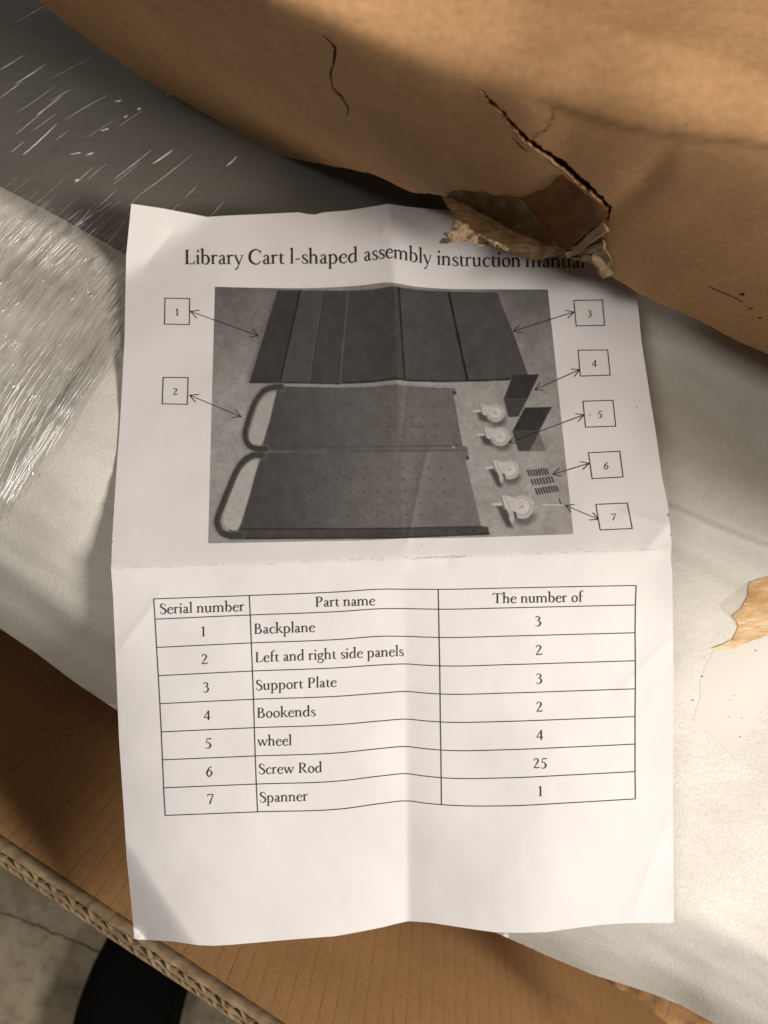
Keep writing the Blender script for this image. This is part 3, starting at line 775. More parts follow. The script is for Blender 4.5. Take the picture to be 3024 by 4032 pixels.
bowl_b = lambda x: [(x, 320, 22), (x + 90, 392, 36), (x + 195, 385, 58), (x + 280, 215, 78), (x + 235, 50, 58), (x + 130, -6, 36), (x, 40, 24)]
capP = [(140, 628, 34), (300, 640, 44), (412, 560, 76), (425, 470, 84), (370, 350, 56), (260, 308, 36), (140, 322, 26)]
G = {
 'a': (385, [[(78, 315, 56), (130, 385, 34), (200, 400, 38), (256, 350, 62), (264, 250, 72), (264, 80, 72), (285, 18, 52), (335, 15, 26), (372, 45, 16)],
             [(262, 245, 22), (150, 205, 36), (75, 115, 66), (110, 18, 56), (180, 10, 36), (262, 75, 20)]]),
 'b': (465, [stem(95, 20, 700), flag(95, 712), bowl_b(100)]),
 'c': (385, [[(345, 320, 62), (295, 388, 40), (215, 400, 36), (95, 310, 66), (68, 190, 78), (112, 55, 66), (210, -6, 46), (300, 20, 32), (355, 80, 18)]]),
 'd': (475, [[(345, 330, 22), (260, 396, 36), (125, 335, 64), (60, 185, 78), (110, 40, 62), (195, -6, 40), (340, 70, 20)], stem(355, 20, 700), flag(355, 712), [(340, 12, 30), (445, 28, 18)]]),
 'e': (405, [[(85, 235, 26), (345, 243, 26)], [(345, 240, 30), (338, 330, 60), (265, 400, 42), (190, 396, 40), (88, 300, 66), (64, 180, 78), (108, 50, 68), (210, -8, 46), (310, 20, 32), (372, 88, 16)]]),
 'f': (290, [[(120, 10, 72), (120, 520, 72), (135, 620, 64), (200, 700, 38), (265, 705, 40), (312, 670, 58)], [(30, 385, 30), (255, 385, 30)], foot_(120, 12, 80, 100)]),
 'g': (425, [ell(190, 270, 118, 122, 70, 34), [(280, 360, 26), (340, 385, 34), (410, 380, 40)],
             [(120, 160, 20), (75, 100, 36), (110, 50, 54), (250, 28, 62), (370, -30, 58), (372, -125, 44), (250, -215, 36), (120, -208, 36), (45, -140, 44), (75, -55, 28), (150, 15, 20)]]),
 'h': (475, [stem(95, 10, 700), flag(95, 712), foot_(95), arch(100, 350), foot_(350)]),
 'i': (215, [stem(105, 10, 398), flag(105, 408), foot_(105), dot(108, 590, 46)]),
 'k': (455, [stem(95, 10, 700), flag(95, 712), foot_(95), [(110, 180, 24), (330, 385, 28)], [(250, 388, 24), (400, 388, 24)], [(185, 250, 60), (390, 20, 74)], [(320, 12, 24), (465, 12, 24)]]),
 'l': (212, [stem(105, 10, 700), flag(105, 712), foot_(105)]),
 'm': (735, [stem(95, 10, 398), flag(95, 408), foot_(95), arch(100, 350), foot_(350, 12, 70, 70), arch(355, 610), foot_(610)]),
 'n': (475, [stem(95, 10, 398), flag(95, 408), foot_(95), arch(100, 350), foot_(350)]),
 'o': (440, [ell(220, 195, 152, 200)]),
 'p': (470, [stem(100, -240, 390), flag(100, 408), foot_(100, -236, 80, 95), bowl_b(105)]),
 'r': (325, [stem(95, 10, 398), flag(95, 408), foot_(95, 12, 78, 100), [(100, 280, 20), (165, 372, 36), (225, 400, 52), (292, 372, 66)]]),
 's': (325, [[(268, 300, 34), (248, 380, 26), (165, 402, 34), (82, 345, 54), (95, 262, 64), (200, 185, 70), (278, 115, 64), (262, 30, 46), (175, -6, 34), (90, 10, 26), (52, 105, 34)]]),
 't': (285, [[(110, 500, 10), (118, 420, 48), (120, 380, 70), (120, 100, 72), (150, 15, 54), (210, 4, 36), (275, 42, 18)], [(35, 385, 30), (262, 385, 30)]]),
 'u': (470, [[(95, 390, 72), (95, 120, 72), (130, 20, 60), (205, 6, 36), (335, 80, 20)], flag(95, 408), stem(345, 10, 398), flag(345, 408), [(335, 12, 28), (435, 26, 18)]]),
 'w': (660, [[(65, 390, 66), (205, 0, 66)], [(205, 0, 24), (330, 380, 24)], [(325, 390, 66), (460, 0, 66)], [(460, 0, 24), (605, 390, 24)], foot_(70, 388, 70, 80), foot_(320, 388, 60, 70), foot_(600, 388, 70, 60)]),
 'y': (435, [[(65, 390, 66), (225, 0, 66)], [(385, 390, 26), (240, 10, 28), (185, -130, 32), (120, -220, 44), (60, -222, 56)], foot_(75, 388, 72, 80), foot_(380, 388, 75, 60)]),
 'L': (525, [stem(140, 10, 640, 84), [(50, 14, 28), (450, 14, 34)], [(440, 14, 40), (490, 165, 20)], foot_(140, 636, 90, 100)]),
 'C': (625, [[(560, 470, 18), (520, 560, 34), (440, 630, 42), (335, 655, 46), (150, 550, 82), (75, 325, 94), (140, 110, 86), (330, -8, 54), (470, 20, 36), (580, 140, 20)], [(556, 640, 14), (560, 470, 28)]]),
 'S': (455, [[(372, 480, 18), (340, 590, 28), (230, 655, 38), (110, 590, 70), (105, 460, 82), (245, 345, 90), (365, 240, 90), (385, 100, 70), (260, -8, 44), (130, 10, 34), (70, 165, 22)]]),
 'P': (525, [stem(140, 10, 636, 84), foot_(140, 12, 95, 110), [(50, 636, 24), (160, 636, 26)], capP]),
 'T': (625, [stem(310, 10, 630, 86), [(45, 632, 36), (580, 632, 36)], [(60, 632, 40), (28, 505, 16)], [(565, 632, 40), (600, 505, 16)], foot_(310, 12, 105, 105)]),
 'B': (550, [stem(140, 10, 636, 84), [(50, 636, 24), (200, 638, 30)], [(50, 12, 24), (200, 10, 30)], [(140, 632, 32), (280, 640, 42), (388, 520, 78), (340, 385, 52), (180, 345, 26)],
             [(180, 348, 26), (350, 332, 44), (462, 190, 88), (390, 40, 60), (240, 8, 36), (140, 14, 28)]]),
 'R': (600, [stem(140, 10, 636, 84), foot_(140, 12, 95, 100), [(50, 636, 24), (160, 636, 26)], capP, [(255, 320, 40), (400, 130, 84), (500, 30, 60), (590, 8, 20)]]),
 '-': (300, [[(55, 195, 44), (245, 210, 44)]]),
 '1': (420, [stem(215, 10, 620, 76), [(95, 560, 18), (190, 605, 44), (245, 635, 18)], foot_(215, 12, 105, 105)]),
 '2': (460, [[(72, 500, 46), (120, 605, 38), (220, 640, 42), (330, 545, 78), (305, 400, 70), (190, 215, 40), (65, 35, 24)], [(60, 36, 52), (380, 36, 58)], [(375, 30, 34), (410, 140, 14)]]),
 '3': (460, [[(85, 530, 36), (135, 618, 34), (230, 640, 40), (325, 535, 72), (280, 400, 50), (170, 345, 24)], [(170, 350, 26), (300, 335, 48), (372, 195, 86), (305, 45, 60), (185, -6, 36), (70, 40, 46)]]),
 '4': (460, [[(320, 640, 28), (40, 185, 26)], [(40, 185, 46), (430, 185, 46)], [(318, 640, 76), (318, 5, 76)]]),
 '5': (460, [[(160, 612, 54), (390, 620, 54), (410, 660, 16)], [(160, 620, 30), (110, 355, 24)], [(110, 360, 26), (245, 375, 50), (372, 210, 88), (310, 45, 64), (180, -10, 36), (65, 35, 44)]]),
 '6': (460, [[(385, 640, 20), (215, 530, 56), (78, 240, 88), (145, 20, 58), (230, -8, 40), (375, 185, 82), (310, 355, 50), (205, 372, 30), (100, 290, 20)]]),
 '7': (460, [[(60, 606, 54), (415, 606, 54)], [(70, 606, 40), (50, 500, 14)], [(410, 600, 26), (300, 350, 52), (190, 0, 78)]]),
}
KERN = 6
def text(s, x0, x1, base, cap, name, parent, m=None, weight=1.0, split_at=None):
    """one line of printed text from photo x0 to x1 on a baseline, as ink on the sheet"""
    adv = 0; place = []
    for ch in s:
        if ch == ' ': adv += 230; continue
        place.append((ch, adv)); adv += G[ch][0]
    last = place[-1]; ext = last[1] + G[last[0]][0] - 25
    sx = (x1 - x0) / (ext - 30.0); sy = cap / 645.0
    v_, f_ = [], []
    lay = 0
    for ch, off in place:
        for st in G[ch][1]:
            pts = spline(st, 6) if len(st) > 2 else spline(st)
            X = x0 + (pts[:, 0] + off - 30) * sx
            Y = base(X) - pts[:, 1] * sy
            ws = np.maximum(pts[:, 2] * weight * (sx + sy) / 2, 2.0)
            ink_poly_strip(np.stack([X, Y], 1), ws, None, None, None, LIFT + (lay % 12) * 4e-6, (v_, f_)); lay += 1
    return link(name, mesh_from(v_, f_), m or M_ink, parent)

# ---------------- title
tb = curve([(725, 1040), (1130, 1038), (1405, 1031), (1480, 1022), (1530, 1015), (1580, 1022), (1650, 1034), (1725, 1042), (2000, 1050), (2330, 1054)])
TW = [('Library', 727, 957), ('Cart', 979, 1119), ('l-shaped', 1143, 1409), ('assembly', 1434, 1699), ('instruction', 1722, 2051), ('manual', 2072, 2302)]
title = text('Library', 727, 957, tb, 56, 'title', man, weight=1.2)
for s_, a, b in TW[1:]: text(s_, a, b, tb, 56, 'title_word', title, weight=1.2)

# ---------------- printed photograph
pic_top = curve([(840, 1129), (1000, 1133), (1250, 1134), (1420, 1124), (1543, 1113), (1626, 1127), (1750, 1137), (1900, 1139), (2158, 1140)])
pic_bot = curve([(815, 2140), (1200, 2132), (1480, 2126), (1580, 2121), (1800, 2118), (2262, 2103)])
nu, nv = 440, 330
U, V = np.meshgrid(np.linspace(0, 1, nu), np.linspace(0, 1, nv))
XL = 847 + (821 - 847) * V; XR = 2157 + (2258 - 2157) * V
PX = XL + (XR - XL) * U
PY = pic_top(PX) * (1 - V) + pic_bot(PX) * V
T = 0.30 + 0.0 * PX
def a_(x, y): return (780 + x / 2.049, 1100 + y / 2.049)
def b_(x, y): return (1480 + x / 2.049, 1100 + y / 2.049)
def sdf(poly):
    d = np.full(PX.shape, 1e9)
    n = len(poly)
    for i in range(n):
        x0, y0 = poly[i]; x1, y1 = poly[(i + 1) % n]
        ex, ey = x1 - x0, y1 - y0; l2 = ex * ex + ey * ey + 1e-9
        t = np.clip(((PX - x0) * ex + (PY - y0) * ey) / l2, 0, 1)
        d = np.minimum(d, np.hypot(PX - x0 - t * ex, PY - y0 - t * ey))
    return np.where(in_poly(PX, PY, poly), -d, d)
def paint(d, tone, soft=3.0, op=1.0):
    global T
    al = (1 - smooth(-soft, soft, d)) * op
    T = T * (1 - al) + tone * al
def poly(pts, tone, soft=3.0, op=1.0): paint(sdf(pts), tone, soft, op)
def segd(pts):
    d = np.full(PX.shape, 1e9)
    for (x0, y0), (x1, y1) in zip(pts[:-1], pts[1:]):
        ex, ey = x1 - x0, y1 - y0; t = np.clip(((PX - x0) * ex + (PY - y0) * ey) / (ex * ex + ey * ey + 1e-9), 0, 1)
        d = np.minimum(d, np.hypot(PX - x0 - t * ex, PY - y0 - t * ey))
    return d
def line(pts, wd, tone, soft=1.6, op=1.0): paint(segd(pts) - wd / 2, tone, soft, op)
def disc(c, r, tone, soft=3, op=1.0, sx=1.0): paint(np.hypot((PX - c[0]) / sx, PY - c[1]) - r, tone, soft, op)
# ground of the printed photo: uneven concrete, darker in the top corners
T = 0.265 + 0.05 * smooth(1200, 1700, PY) - 0.10 * np.exp(-((PX - 880) / 260)**2 - ((PY - 1130) / 260)**2) - 0.09 * np.exp(-((PX - 2150) / 300)**2 - ((PY - 1130) / 200)**2)
T = T + 0.022 * vnoise(PX / 60, PY / 60, 4, 50)
T = T + 0.05 * np.exp(-((PX - 2105) / 45)**2 - ((PY - 1810) / 30)**2)
A = lambda L_: [a_(*p) for p in L_]
B = lambda L_: [b_(*p) for p in L_]
# soft shade beside panels and tubes
poly(A([(600, 92), (640, 92), (430, 830), (390, 830)]), 0.17, 12, 0.7)
# boards in the top row
poly(A([(640, 90), (822, 90), (1210, 91), (1330, 88), (1450, 75), (1560, 56)]) + B([(130, 56), (195, 66), (300, 80), (440, 92), (585, 97), (760, 102), (975, 106), (1110, 440), (1235, 795), (748, 815), (242, 808)]) + A([(1560, 806), (1400, 826), (1165, 836), (415, 830)]), 0.082, 2.5)
def curveY(pts): return pts
poly(A([(640, 90), (822, 92), (660, 830), (415, 830)]), 0.060, 2.5)
poly(A([(830, 92), (1010, 92), (890, 832), (668, 832)]), 0.098, 2.2)
poly(A([(1030, 92), (1210, 92), (1140, 838), (910, 838)]), 0.078, 2.2)
poly(A([(1222, 92), (1330, 88), (1450, 75), (1560, 58), (1612, 56), (1660, 805), (1560, 808), (1400, 828), (1165, 838)]), 0.080, 2.2)
poly(B([(195, 68), (300, 82), (440, 94), (585, 98), (728, 812), (460, 815), (242, 808)]), 0.088, 2.2)
poly(B([(595, 100), (760, 104), (975, 106), (1110, 440), (1235, 795), (748, 815)]), 0.098, 2.5)
for p0, p1, wd, tn in (((824, 92), (660, 835), 6, 0.015), ((1014, 100), (893, 835), 3.5, 0.16), ((1018, 110), (925, 700), 3.5, 0.02), ((1212, 95), (1142, 840), 3.5, 0.17)):
    line([a_(*p0), a_(*p1)], wd, tn)
line(B([(186, 68), (212, 500), (234, 812)]), 7, 0.015); line(B([(588, 110), (660, 450), (740, 815)]), 10, 0.012)
line(A([(415, 830), (893, 836), (1150, 842)]), 6, 0.035); line(A([(1170, 836), (1400, 826), (1560, 806), (1640, 803)]) + B([(160, 800), (260, 815), (500, 822), (800, 818), (1080, 806)]), 8, 0.032)
for c, r in (((790, 670), 22), (((830, 740)), 15), (((888, 570)), 9), ((760, 695), 14), ((1000, 640), 0)):
    if r: disc(b_(*c), r * 0.8, 0.06, 10, 0.5)
# light gap below the boards
line(A([(660, 850), (900, 856), (1150, 860), (1350, 855), (1500, 842), (1590, 835)]) + B([(150, 832), (260, 845), (480, 860), (640, 866)]), 5, 0.27, 3)
# side panels
def panel(body, t0, t1, xa, xb):
    al = 1 - smooth(-2.5, 2.5, sdf(body)); tone = t0 + (t1 - t0) * smooth(xa, xb, PX)
    globals()['T'] = T * (1 - al) + tone * al
panel(A([(640, 862), (900, 868), (1150, 872), (1350, 868), (1500, 856), (1585, 846)]) + B([(150, 844), (260, 856), (480, 872), (642, 878), (630, 945), (700, 1345), (738, 1350), (742, 1385)]) + A([(540, 1385), (505, 1350)]), 0.090, 0.165, 1000, 1600)
panel(A([(520, 1395), (1000, 1392)]) + B([(0, 1385), (745, 1385), (752, 1450), (725, 1462), (850, 1990), (880, 2010), (0, 2030)]) + A([(330, 2040), (310, 2010)]), 0.085, 0.185, 950, 1650)
# raised shade rails
line(A([(520, 1348), (1000, 1350), (1600, 1348)]) + B([(200, 1346), (690, 1340)]), 4, 0.07, 2.5, 0.75)
line(A([(540, 1388), (1000, 1388), (1600, 1386)]) + B([(200, 1386), (735, 1380)]), 4, 0.06, 2.5, 0.75)
# bottom rail
poly(A([(250, 2010), (900, 2010), (1639, 2008)]) + B([(400, 2002), (905, 1995), (918, 2055)]) + B([(0, 2082)]) + A([(900, 2085), (260, 2092)]), 0.075, 2.5)
line(A([(330, 2012), (1639, 2008)]) + B([(400, 2002), (860, 1994)]), 4, 0.032)
line(A([(260, 2092), (1639, 2084)]) + B([(300, 2078), (912, 2054)]), 7, 0.032)
line(A([(350, 2040), (1639, 2034)]) + B([(500, 2024)]), 3, 0.11, 2, 0.6)
# handles: soft outer shade, tube, cut-out
h1 = spline(A([(670, 866), (600, 872), (530, 900), (470, 975), (435, 1050), (385, 1210), (385, 1290), (420, 1345), (480, 1367), (545, 1368)]), 6)
h2 = spline(A([(515, 1418), (440, 1422), (370, 1465), (315, 1540), (265, 1650), (165, 1900), (158, 1980), (195, 2045), (270, 2068), (340, 2068)]), 6)
for hp in (h1, h2): line([tuple(q) for q in hp], 34, 0.17, 10, 0.65)
c1 = A([(632, 905), (570, 922), (500, 985), (470, 1060), (412, 1255), (415, 1300), (440, 1328), (490, 1338), (520, 1330), (580, 1130)])
c2 = A([(488, 1455), (420, 1470), (350, 1530), (310, 1610), (205, 1890), (205, 1960), (235, 2010), (280, 2028), (318, 2026), (350, 1960), (430, 1690)])
poly(c1, 0.36, 3.5); poly(c2, 0.38, 3.5)
for hp, w0 in ((h1, 21), (h2, 24)):
    line([tuple(q) for q in hp], w0, 0.065, 2.0)
    line([(q[0] + 7, q[1] + 2) for q in hp[14:-14]], 3, 0.15, 2.2, 0.7)
# rows of punched holes
for (y, xs_, dx_) in ((1520, 920, 108), (1612, 1010, 110), (1712, 665, 112), (1812, 640, 115), (1912, 620, 118)):
    for k in range(9):
        x = xs_ + k * dx_
        if x < 1560: disc(a_(x, y), 3.0, 0.025, 1.8, 0.8)
for (y, x0, dx_, n) in ((882, 280, 92, 4), (1035, 110, 88, 5), (1110, 110, 90, 5), (1185, 110, 92, 5), (1262, 110, 95, 5), (1520, 120, 102, 5), (1612, 115, 108, 5), (1710, 125, 108, 5), (1808, 130, 112, 5), (1902, 130, 118, 5)):
    for k in range(n): disc(b_(x0 + k * dx_, y), 3.0, 0.025, 1.8, 0.85)
for y, x0 in ((965, 280), ):
    for k in range(3): disc(b_(x0 + k * 90, y), 2.0, 0.06, 1.6, 0.7)
for (x, y, r) in ((635, 915, 7), (740, 1440, 6), (565, 2022, 5), (655, 2024, 4.5), (790, 2024, 6)): disc(b_(x, y), r, 0.03, 2)
for (x, y) in ((570, 2045), (708, 2045), (1245, 2040), (1478, 2036)): disc(a_(x, y), 2.2, 0.2, 1.5)
disc(b_(625, 1355), 5, 0.35, 2.5); disc(b_(655, 1410), 4, 0.10, 2)
# bookends
poly(B([(1105, 772), (1318, 765), (1225, 962), (1030, 965)]), 0.045, 2); poly(B([(1030, 965), (1225, 962), (1150, 1108), (1070, 1112)]), 0.070, 2)
line(B([(1032, 966), (1222, 962)]), 2, 0.11)
poly(B([(1315, 1225), (1375, 1382), (1240, 1386), (1180, 1300)]), 0.20, 3)
poly(B([(1200, 1035), (1420, 1028), (1320, 1222), (1100, 1228)]), 0.045, 2); poly(B([(1100, 1228), (1320, 1222), (1285, 1300), (1238, 1386), (1150, 1386)]), 0.080, 2.5)
line(B([(1102, 1228), (1318, 1222)]), 2, 0.11)
# castors
def castor(cx, cy, r, k):
    c = b_(cx, cy); r = r / 2.049
    s = r / 40.0
    P2 = lambda dx, dy: (c[0] + dx * s, c[1] + dy * s)
    poly([P2(-84, -2), P2(-50, -10), P2(-30, 70 if k > 1 else 40), P2(-50, 68 if k > 1 else 38), P2(-70, 30)], 0.055, 9, 0.85)
    disc(P2(8, 34), 26 * s, 0.09, 12 * s, 0.7, 1.4)
    disc(c, 40 * s, 0.33, 2.5); disc(c, 37 * s, 0.42, 2); disc(P2(0, 0), 29 * s, 0.25, 2, 0.8); disc(P2(0, -1), 26 * s, 0.52, 2)
    poly([P2(-72, -36), P2(-55, -38), P2(-18, -28), P2(6, -18), P2(2, 6), P2(-18, 10), P2(-30, 32 if k > 1 else 6), P2(-38, 36 if k > 1 else 8), P2(-50, 10), P2(-66, -8)], 0.47, 2.2)
    line([P2(-70, -34), P2(-58, 6)], 6 * s, 0.24, 2)
    line([P2(-56, -34), P2(-40, 8)], 4 * s, 0.30, 2, 0.7)
    line([P2(-94, -8), P2(-70, -8)], 8 * s, 0.50, 1.8)
    if k > 1:
        poly([P2(-44, 6), P2(-26, 12), P2(-26, 44), P2(-34, 56), P2(-42, 40)], 0.40, 2); poly([P2(-30, 14), P2(-22, 18), P2(-16, 34), P2(-24, 36)], 0.06, 2)
    disc(c, 3.5 * s, 0.22, 2)
for k, (cx, cy, r) in enumerate(((968, 1078, 74), (1005, 1268, 78), (1080, 1535, 80), (1180, 1835, 98))): castor(cx, cy, r, k)
# screws, spanner
for (x0, y0, x1, y1, n) in ((1232, 1565, 1383, 1550, 8), (1262, 1638, 1425, 1616, 8), (1295, 1712, 1462, 1688, 9)):
    for k in range(n):
        t = k / (n - 1); x = x0 + (x1 - x0) * t; y = y0 + (y1 - y0) * t
        line(B([(x - 8, y - 20), (x + 8, y + 20)]), 6, 0.035, 1.8); disc(b_(x - 8, y - 20), 3.2, 0.03, 1.5)
line(B([(1350, 1822), (1500, 1822)]), 5.0, 0.62, 1.5); line(B([(1480, 1775), (1492, 1812)]), 5, 0.05, 1.6); disc(b_(1268, 1802), 4, 0.5, 1.8)
line(B([(1345, 1826), (1500, 1828)]), 2.5, 0.12, 1.5, 0.6)
# print texture
T = T * (1 + 0.07 * vnoise(PX / 9, PY / 9, 2, 60)) + 0.010 * vnoise(PX / 30, PY / 30, 3, 61) + 0.015
# worn toner along the centre crease
cxd = np.abs(PX - crease_x(PY)); T = T + 0.03 * np.exp(-(cxd / 5.0)**2) * (0.5 + 0.5 * vnoise(PY / 12, PY * 0, 2, 62))
T = np.clip(T * (0.70 + 0.38 * smooth(0.08, 0.42, T)), 0.012, 0.7)
D = paper_depth(PX.ravel(), PY.ravel()) - 0.00012
x, y, z = P(PX.ravel(), PY.ravel(), D)
idx = np.arange(nu * nv).reshape(nv, nu)
fc = np.stack([idx[:-1, :-1], idx[1:, :-1], idx[1:, 1:], idx[:-1, 1:]], -1).reshape(-1, 4)
cols = np.stack([T.ravel() * 1.0, T.ravel() * 0.965, T.ravel() * 0.93], 1)
pic = link('printed_photo', mesh_from(np.stack([x, y, z], 1), fc, None, True, cols), M_print, man)
pic['label'] = 'grey printed photograph of cart panels, bookends, castors and screws'

# ---------------- callouts
BOX = {1: [(650, 1174), (747, 1176), (746, 1278), (648, 1276)], 2: [(643, 1486), (741, 1487), (738, 1592), (639, 1590)], 3: [(2260, 1183), (2372, 1181), (2381, 1281), (2269, 1283)],
       4: [(2277, 1379), (2393, 1378), (2403, 1477), (2285, 1481)], 5: [(2296, 1580), (2414, 1576), (2425, 1678), (2306, 1682)], 6: [(2318, 1783), (2441, 1777), (2454, 1878), (2332, 1885)],
       7: [(2347, 1986), (2471, 1981), (2490, 2081), (2364, 2087)]}
NUM = {1: (698, 1229), 2: (691, 1542), 3: (2322, 1235), 4: (2341, 1432), 5: (2363, 1632), 6: (2388, 1834), 7: (2417, 2036)}
ARW = {1: ((750, 1226), (1018, 1322)), 2: ((747, 1556), (950, 1641)), 3: ((2261, 1228), (2021, 1304)), 4: ((2284, 1455), (2105, 1535)), 5: ((2301, 1633), (2004, 1743)), 6: ((2321, 1824), (2177, 1868)),
       7: ((2358, 2045), (2226, 1990))}
for k in range(1, 8):
    v_, f_ = [], []
    bx = BOX[k]
    for i in range(4):
        (x0, y0), (x1, y1) = bx[i], bx[(i + 1) % 4]; l = math.hypot(x1 - x0, y1 - y0); ux, uy = (x1 - x0) / l * 1.5, (y1 - y0) / l * 1.5
        ink_poly_strip(resample([(x0 - ux, y0 - uy), (x1 + ux, y1 + uy)], 12, False), 3.4, None, None, None, LIFT + i * 4e-6, (v_, f_))
    cb = link('callout_box', mesh_from(v_, f_), M_ink, man)
    cb['label'] = 'callout box with the number %d' % k
    v_, f_ = [], []
    (x0, y0), (x1, y1) = ARW[k]
    ink_poly_strip(resample([(x0, y0), (x1, y1)], 12, False), 3.2, None, None, None, LIFT + 0.00003, (v_, f_))
    for (ox, oy, tx, ty) in ((x0, y0, x1, y1), (x1, y1, x0, y0)):
        ang = math.atan2(ty - oy, tx - ox)
        for i, s in enumerate((0.47, -0.47)):
            ink_poly_strip(resample([(ox, oy), (ox + 36 * math.cos(ang + s), oy + 36 * math.sin(ang + s))], 9, False), 3.4, None, None, None, LIFT + 0.000036 + i * 4e-6, (v_, f_))
    link('arrow', mesh_from(v_, f_), M_ink, cb)
    nx, ny = NUM[k]
    text(str(k), nx - 9, nx + 9, lambda X, ny=ny: ny + 13 + 0 * X, 27, 'number', cb, weight=1.15)

# ---------------- parts table
c5 = lambda x, y: (580 + x / 1.6265, 2260 + y / 1.6265)
c6 = lambda x, y: (1560 + x / 1.6265, 2260 + y / 1.6265)
left_ = [(42, 160), (50, 290), (60, 471), (71, 652), (81, 831), (90, 1012), (98, 1191), (105, 1370), (115, 1547)]
col1_ = [(654, 138), (660, 263), (667, 442), (674, 622), (681, 803), (686, 985), (692, 1166), (699, 1346), (707, 1524)]
edge_ = [97, 222, 398, 577, 756, 933, 1108, 1283, 1458]
crs_ = [(60, 98), (50, 222), (60, 400), (68, 577), (68, 753), (72, 930), (72, 1106), (72, 1280), (78, 1454)]
col2_ = [(270, 99), (273, 226), (276, 407), (280, 589), (282, 769), (284, 948), (287, 1128), (289, 1305), (291, 1478)]
rgt_ = [(1538, 74), (1533, 199), (1531, 377), (1533, 556), (1533, 736), (1531, 914), (1531, 1090), (1531, 1266), (1533, 1441)]
sagR = [0, 1, 2, 4, 6, 9, 12, 16, 22]; sagL = [0, 1, 2, 4, 6, 8, 11, 14, 17]
M_line = mat('table_rule_ink', (0.055, 0.05, 0.05), 0.8, 0.08)
v_, f_ = [], []
rows = []
for k in range(9):
    m1 = ((col1_[k][0] + 1659) / 2 + 80, (col1_[k][1] * 0.42 + edge_[k] * 0.58) + sagL[k])
    m2 = (col2_[k][0] + 430, col2_[k][1] * 0.66 + rgt_[k][1] * 0.34 + sagR[k] * 0.9)
    m3 = (col2_[k][0] + 830, col2_[k][1] * 0.33 + rgt_[k][1] * 0.67 + sagR[k] * 0.55)
    pts = [c5(*left_[k]), c5(*col1_[k]), c5(*m1), c5(1500, edge_[k] + (10 if k > 2 else 3) * (k / 8 + .2)), c6(*crs_[k]), c6((crs_[k][0] + col2_[k][0]) / 2, (crs_[k][1] * .42 + col2_[k][1] * .58)), c6(*col2_[k]), c6(*m2), c6(*m3), c6(*rgt_[k])]
    cv = curve(pts); X = np.arange(pts[0][0], pts[-1][0] + 0.1, 9.0); X[-1] = pts[-1][0]
    ink_poly_strip(np.stack([X, cv(X)], 1), 3.6, None, None, None, LIFT, (v_, f_))
for cl, fn in ((left_, c5), (col1_, c5), (col2_, c6), (rgt_, c6)):
    p = [fn(*q) for q in cl]
    ink_poly_strip(resample(p, 10, False), 3.6, None, None, None, LIFT + 8e-6, (v_, f_))
table = link('parts_table', mesh_from(v_, f_), M_line, man)
M_text = mat('table_text_ink', (0.045, 0.04, 0.04), 0.8, 0.08)
def entry(s, c, x0, x1, y0, y1, name='table_entry', cap=39):
    p0, p1 = c(x0, y0), c(x1, y1)
    sl = (p1[1] - p0[1]) / max(1, p1[0] - p0[0])
    return text(s, p0[0], p1[0], lambda X: p0[1] + (X - p0[0]) * sl, cap, name, table, M_text, weight=1.12)
entry('Serial number', c5, 80, 622, 256, 237, 'table_heading')
entry('Part name', c5, 1077, 1460, 211, 200, 'table_heading')
entry('The number of', c6, 620, 1195, 188, 178, 'table_heading')
for k, (cx, by) in enumerate(((360, 400), (368, 578), (377, 758), (384, 938), (391, 1117), (399, 1297), (405, 1474))):
    hw = 18 if k == 0 else 21
    entry(str(k + 1), c5, cx - hw, cx + hw, by, by - 1, 'table_entry', 39)
for s_, x0, x1, y0, y1 in (('Backplane', 684, 1075, 384, 370), ('Left and right side panels', 692, 1642, 566, 524), ('Support Plate', 696, 1213, 745, 722), ('Bookends', 703, 1078, 922, 910),
                           ('wheel', 708, 925, 1101, 1097), ('Screw Rod', 714, 1120, 1282, 1270), ('Spanner', 720, 1028, 1463, 1452)):
    entry(s_, c5, x0, x1, y0, y1)
for s_, cx, by in (('3', 910, 335), ('2', 915, 520), ('3', 917, 703), ('2', 919, 883), ('4', 921, 1064), ('25', 923, 1245), ('1', 925, 1423)):
    hw = 43 if s_ == '25' else (18 if s_ == '1' else 21)
    entry(s_, c6, cx - hw, cx + hw, by, by - 1)

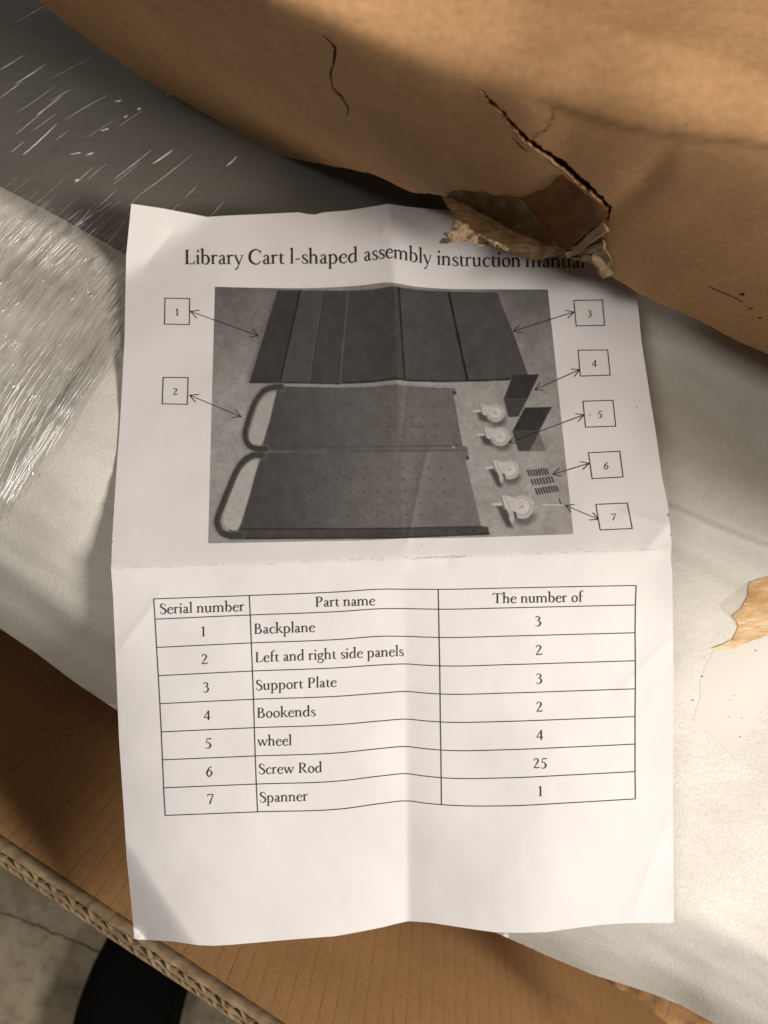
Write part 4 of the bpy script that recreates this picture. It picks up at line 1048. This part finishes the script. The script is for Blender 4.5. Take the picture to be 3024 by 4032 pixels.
# ---------------- dirt along the folds of the sheet
v_, f_ = [], []
Rw = random.Random(5)
def speck(x, y, r):
    n = 9; b = len(v_)
    ring = [(x + r * (0.6 + 0.6 * Rw.random()) * math.cos(2 * math.pi * i / n) * 1.5, y + r * (0.6 + 0.6 * Rw.random()) * math.sin(2 * math.pi * i / n)) for i in range(n)]
    q = np.array(ring); D = paper_depth(q[:, 0], q[:, 1]) - 0.0001
    X_, Y_, Z_ = P(q[:, 0], q[:, 1], D)
    for i in range(n): v_.append((X_[i], Y_[i], Z_[i]))
    f_.append(tuple(b + i for i in range(n))[::-1])
def wear(x0, x1, yf, n, wmax):
    for k in range(n):
        x = Rw.uniform(x0, x1); l = Rw.uniform(8, 46)
        xs_ = np.linspace(x, x + l, 5); ys_ = np.array([float(yf(q)) for q in xs_]) + Rw.gauss(-2, 2.5) + np.array([Rw.gauss(0, 1) for _ in xs_])
        ink_poly_strip(np.stack([xs_, ys_], 1), [0.4, Rw.uniform(.8, wmax), Rw.uniform(.8, wmax), Rw.uniform(.8, wmax), 0.4], None, None, None, 0.00008, (v_, f_))
wear(450, 2600, fold_y, 60, 2.2); wear(1560, 1860, fold_y, 26, 3.4)
for k in range(9): speck(Rw.gauss(1640, 30), Rw.gauss(2160, 14), Rw.uniform(1, 2.2))
for k in range(8): speck(Rw.uniform(520, 2600), Rw.uniform(850, 3600), Rw.uniform(1, 2.0))
speck(2322, 1634, 4.5); speck(2508, 1605, 4); speck(2520, 1580, 3)
fd = link('fold_dirt', mesh_from(v_, f_), M_stain, man); fd['kind'] = 'stuff'

# ================================================================ shoe on the floor
shoe = thing('shoe', 'black shoe on the concrete floor beyond the cut edge of the box', 'shoe')
def shoe_mesh(z0, z1, grow, crown):
    # centre line and half widths, metres on the floor plane (photo points at 0.70 m)
    spine = spline([(330, 5100, 150), (355, 4800, 170), (390, 4450, 190), (440, 4180, 200), (478, 4020, 198), (545, 3850, 190), (650, 3690, 170), (760, 3570, 120), (820, 3520, 40)], 5)
    vv, ff = [], []; ns = 16; n = len(spine)
    for i in range(n):
        a = spine[max(i - 1, 0)][:2]; b = spine[min(i + 1, n - 1)][:2]; d = (b - a) / np.linalg.norm(b - a); nn = np.array([-d[1], d[0]])
        t = i / (n - 1)
        for j in range(ns + 1):
            th = math.pi * j / ns
            wv = (spine[i][2] + grow) * math.copysign(abs(math.cos(th))**0.75, math.cos(th))
            q = spine[i][:2] + nn * wv
            hz = z0 + (z1 - z0) * (math.sin(th)**0.55) * (crown(t))
            X_, Y_, _ = P(q[0], q[1], 0.70)
            vv.append((X_, Y_, hz))
    for i in range(n - 1):
        for j in range(ns):
            a = i * (ns + 1) + j; ff.append((a, a + ns + 1, a + ns + 2, a + 1))
    return mesh_from(vv, ff)
link('upper', shoe_mesh(0.018, 0.075, 0, lambda t: 1.0 - 0.55 * t), M_shoe, shoe)
link('sole', shoe_mesh(0.0, 0.022, 6, lambda t: 1.0), M_sole, shoe)
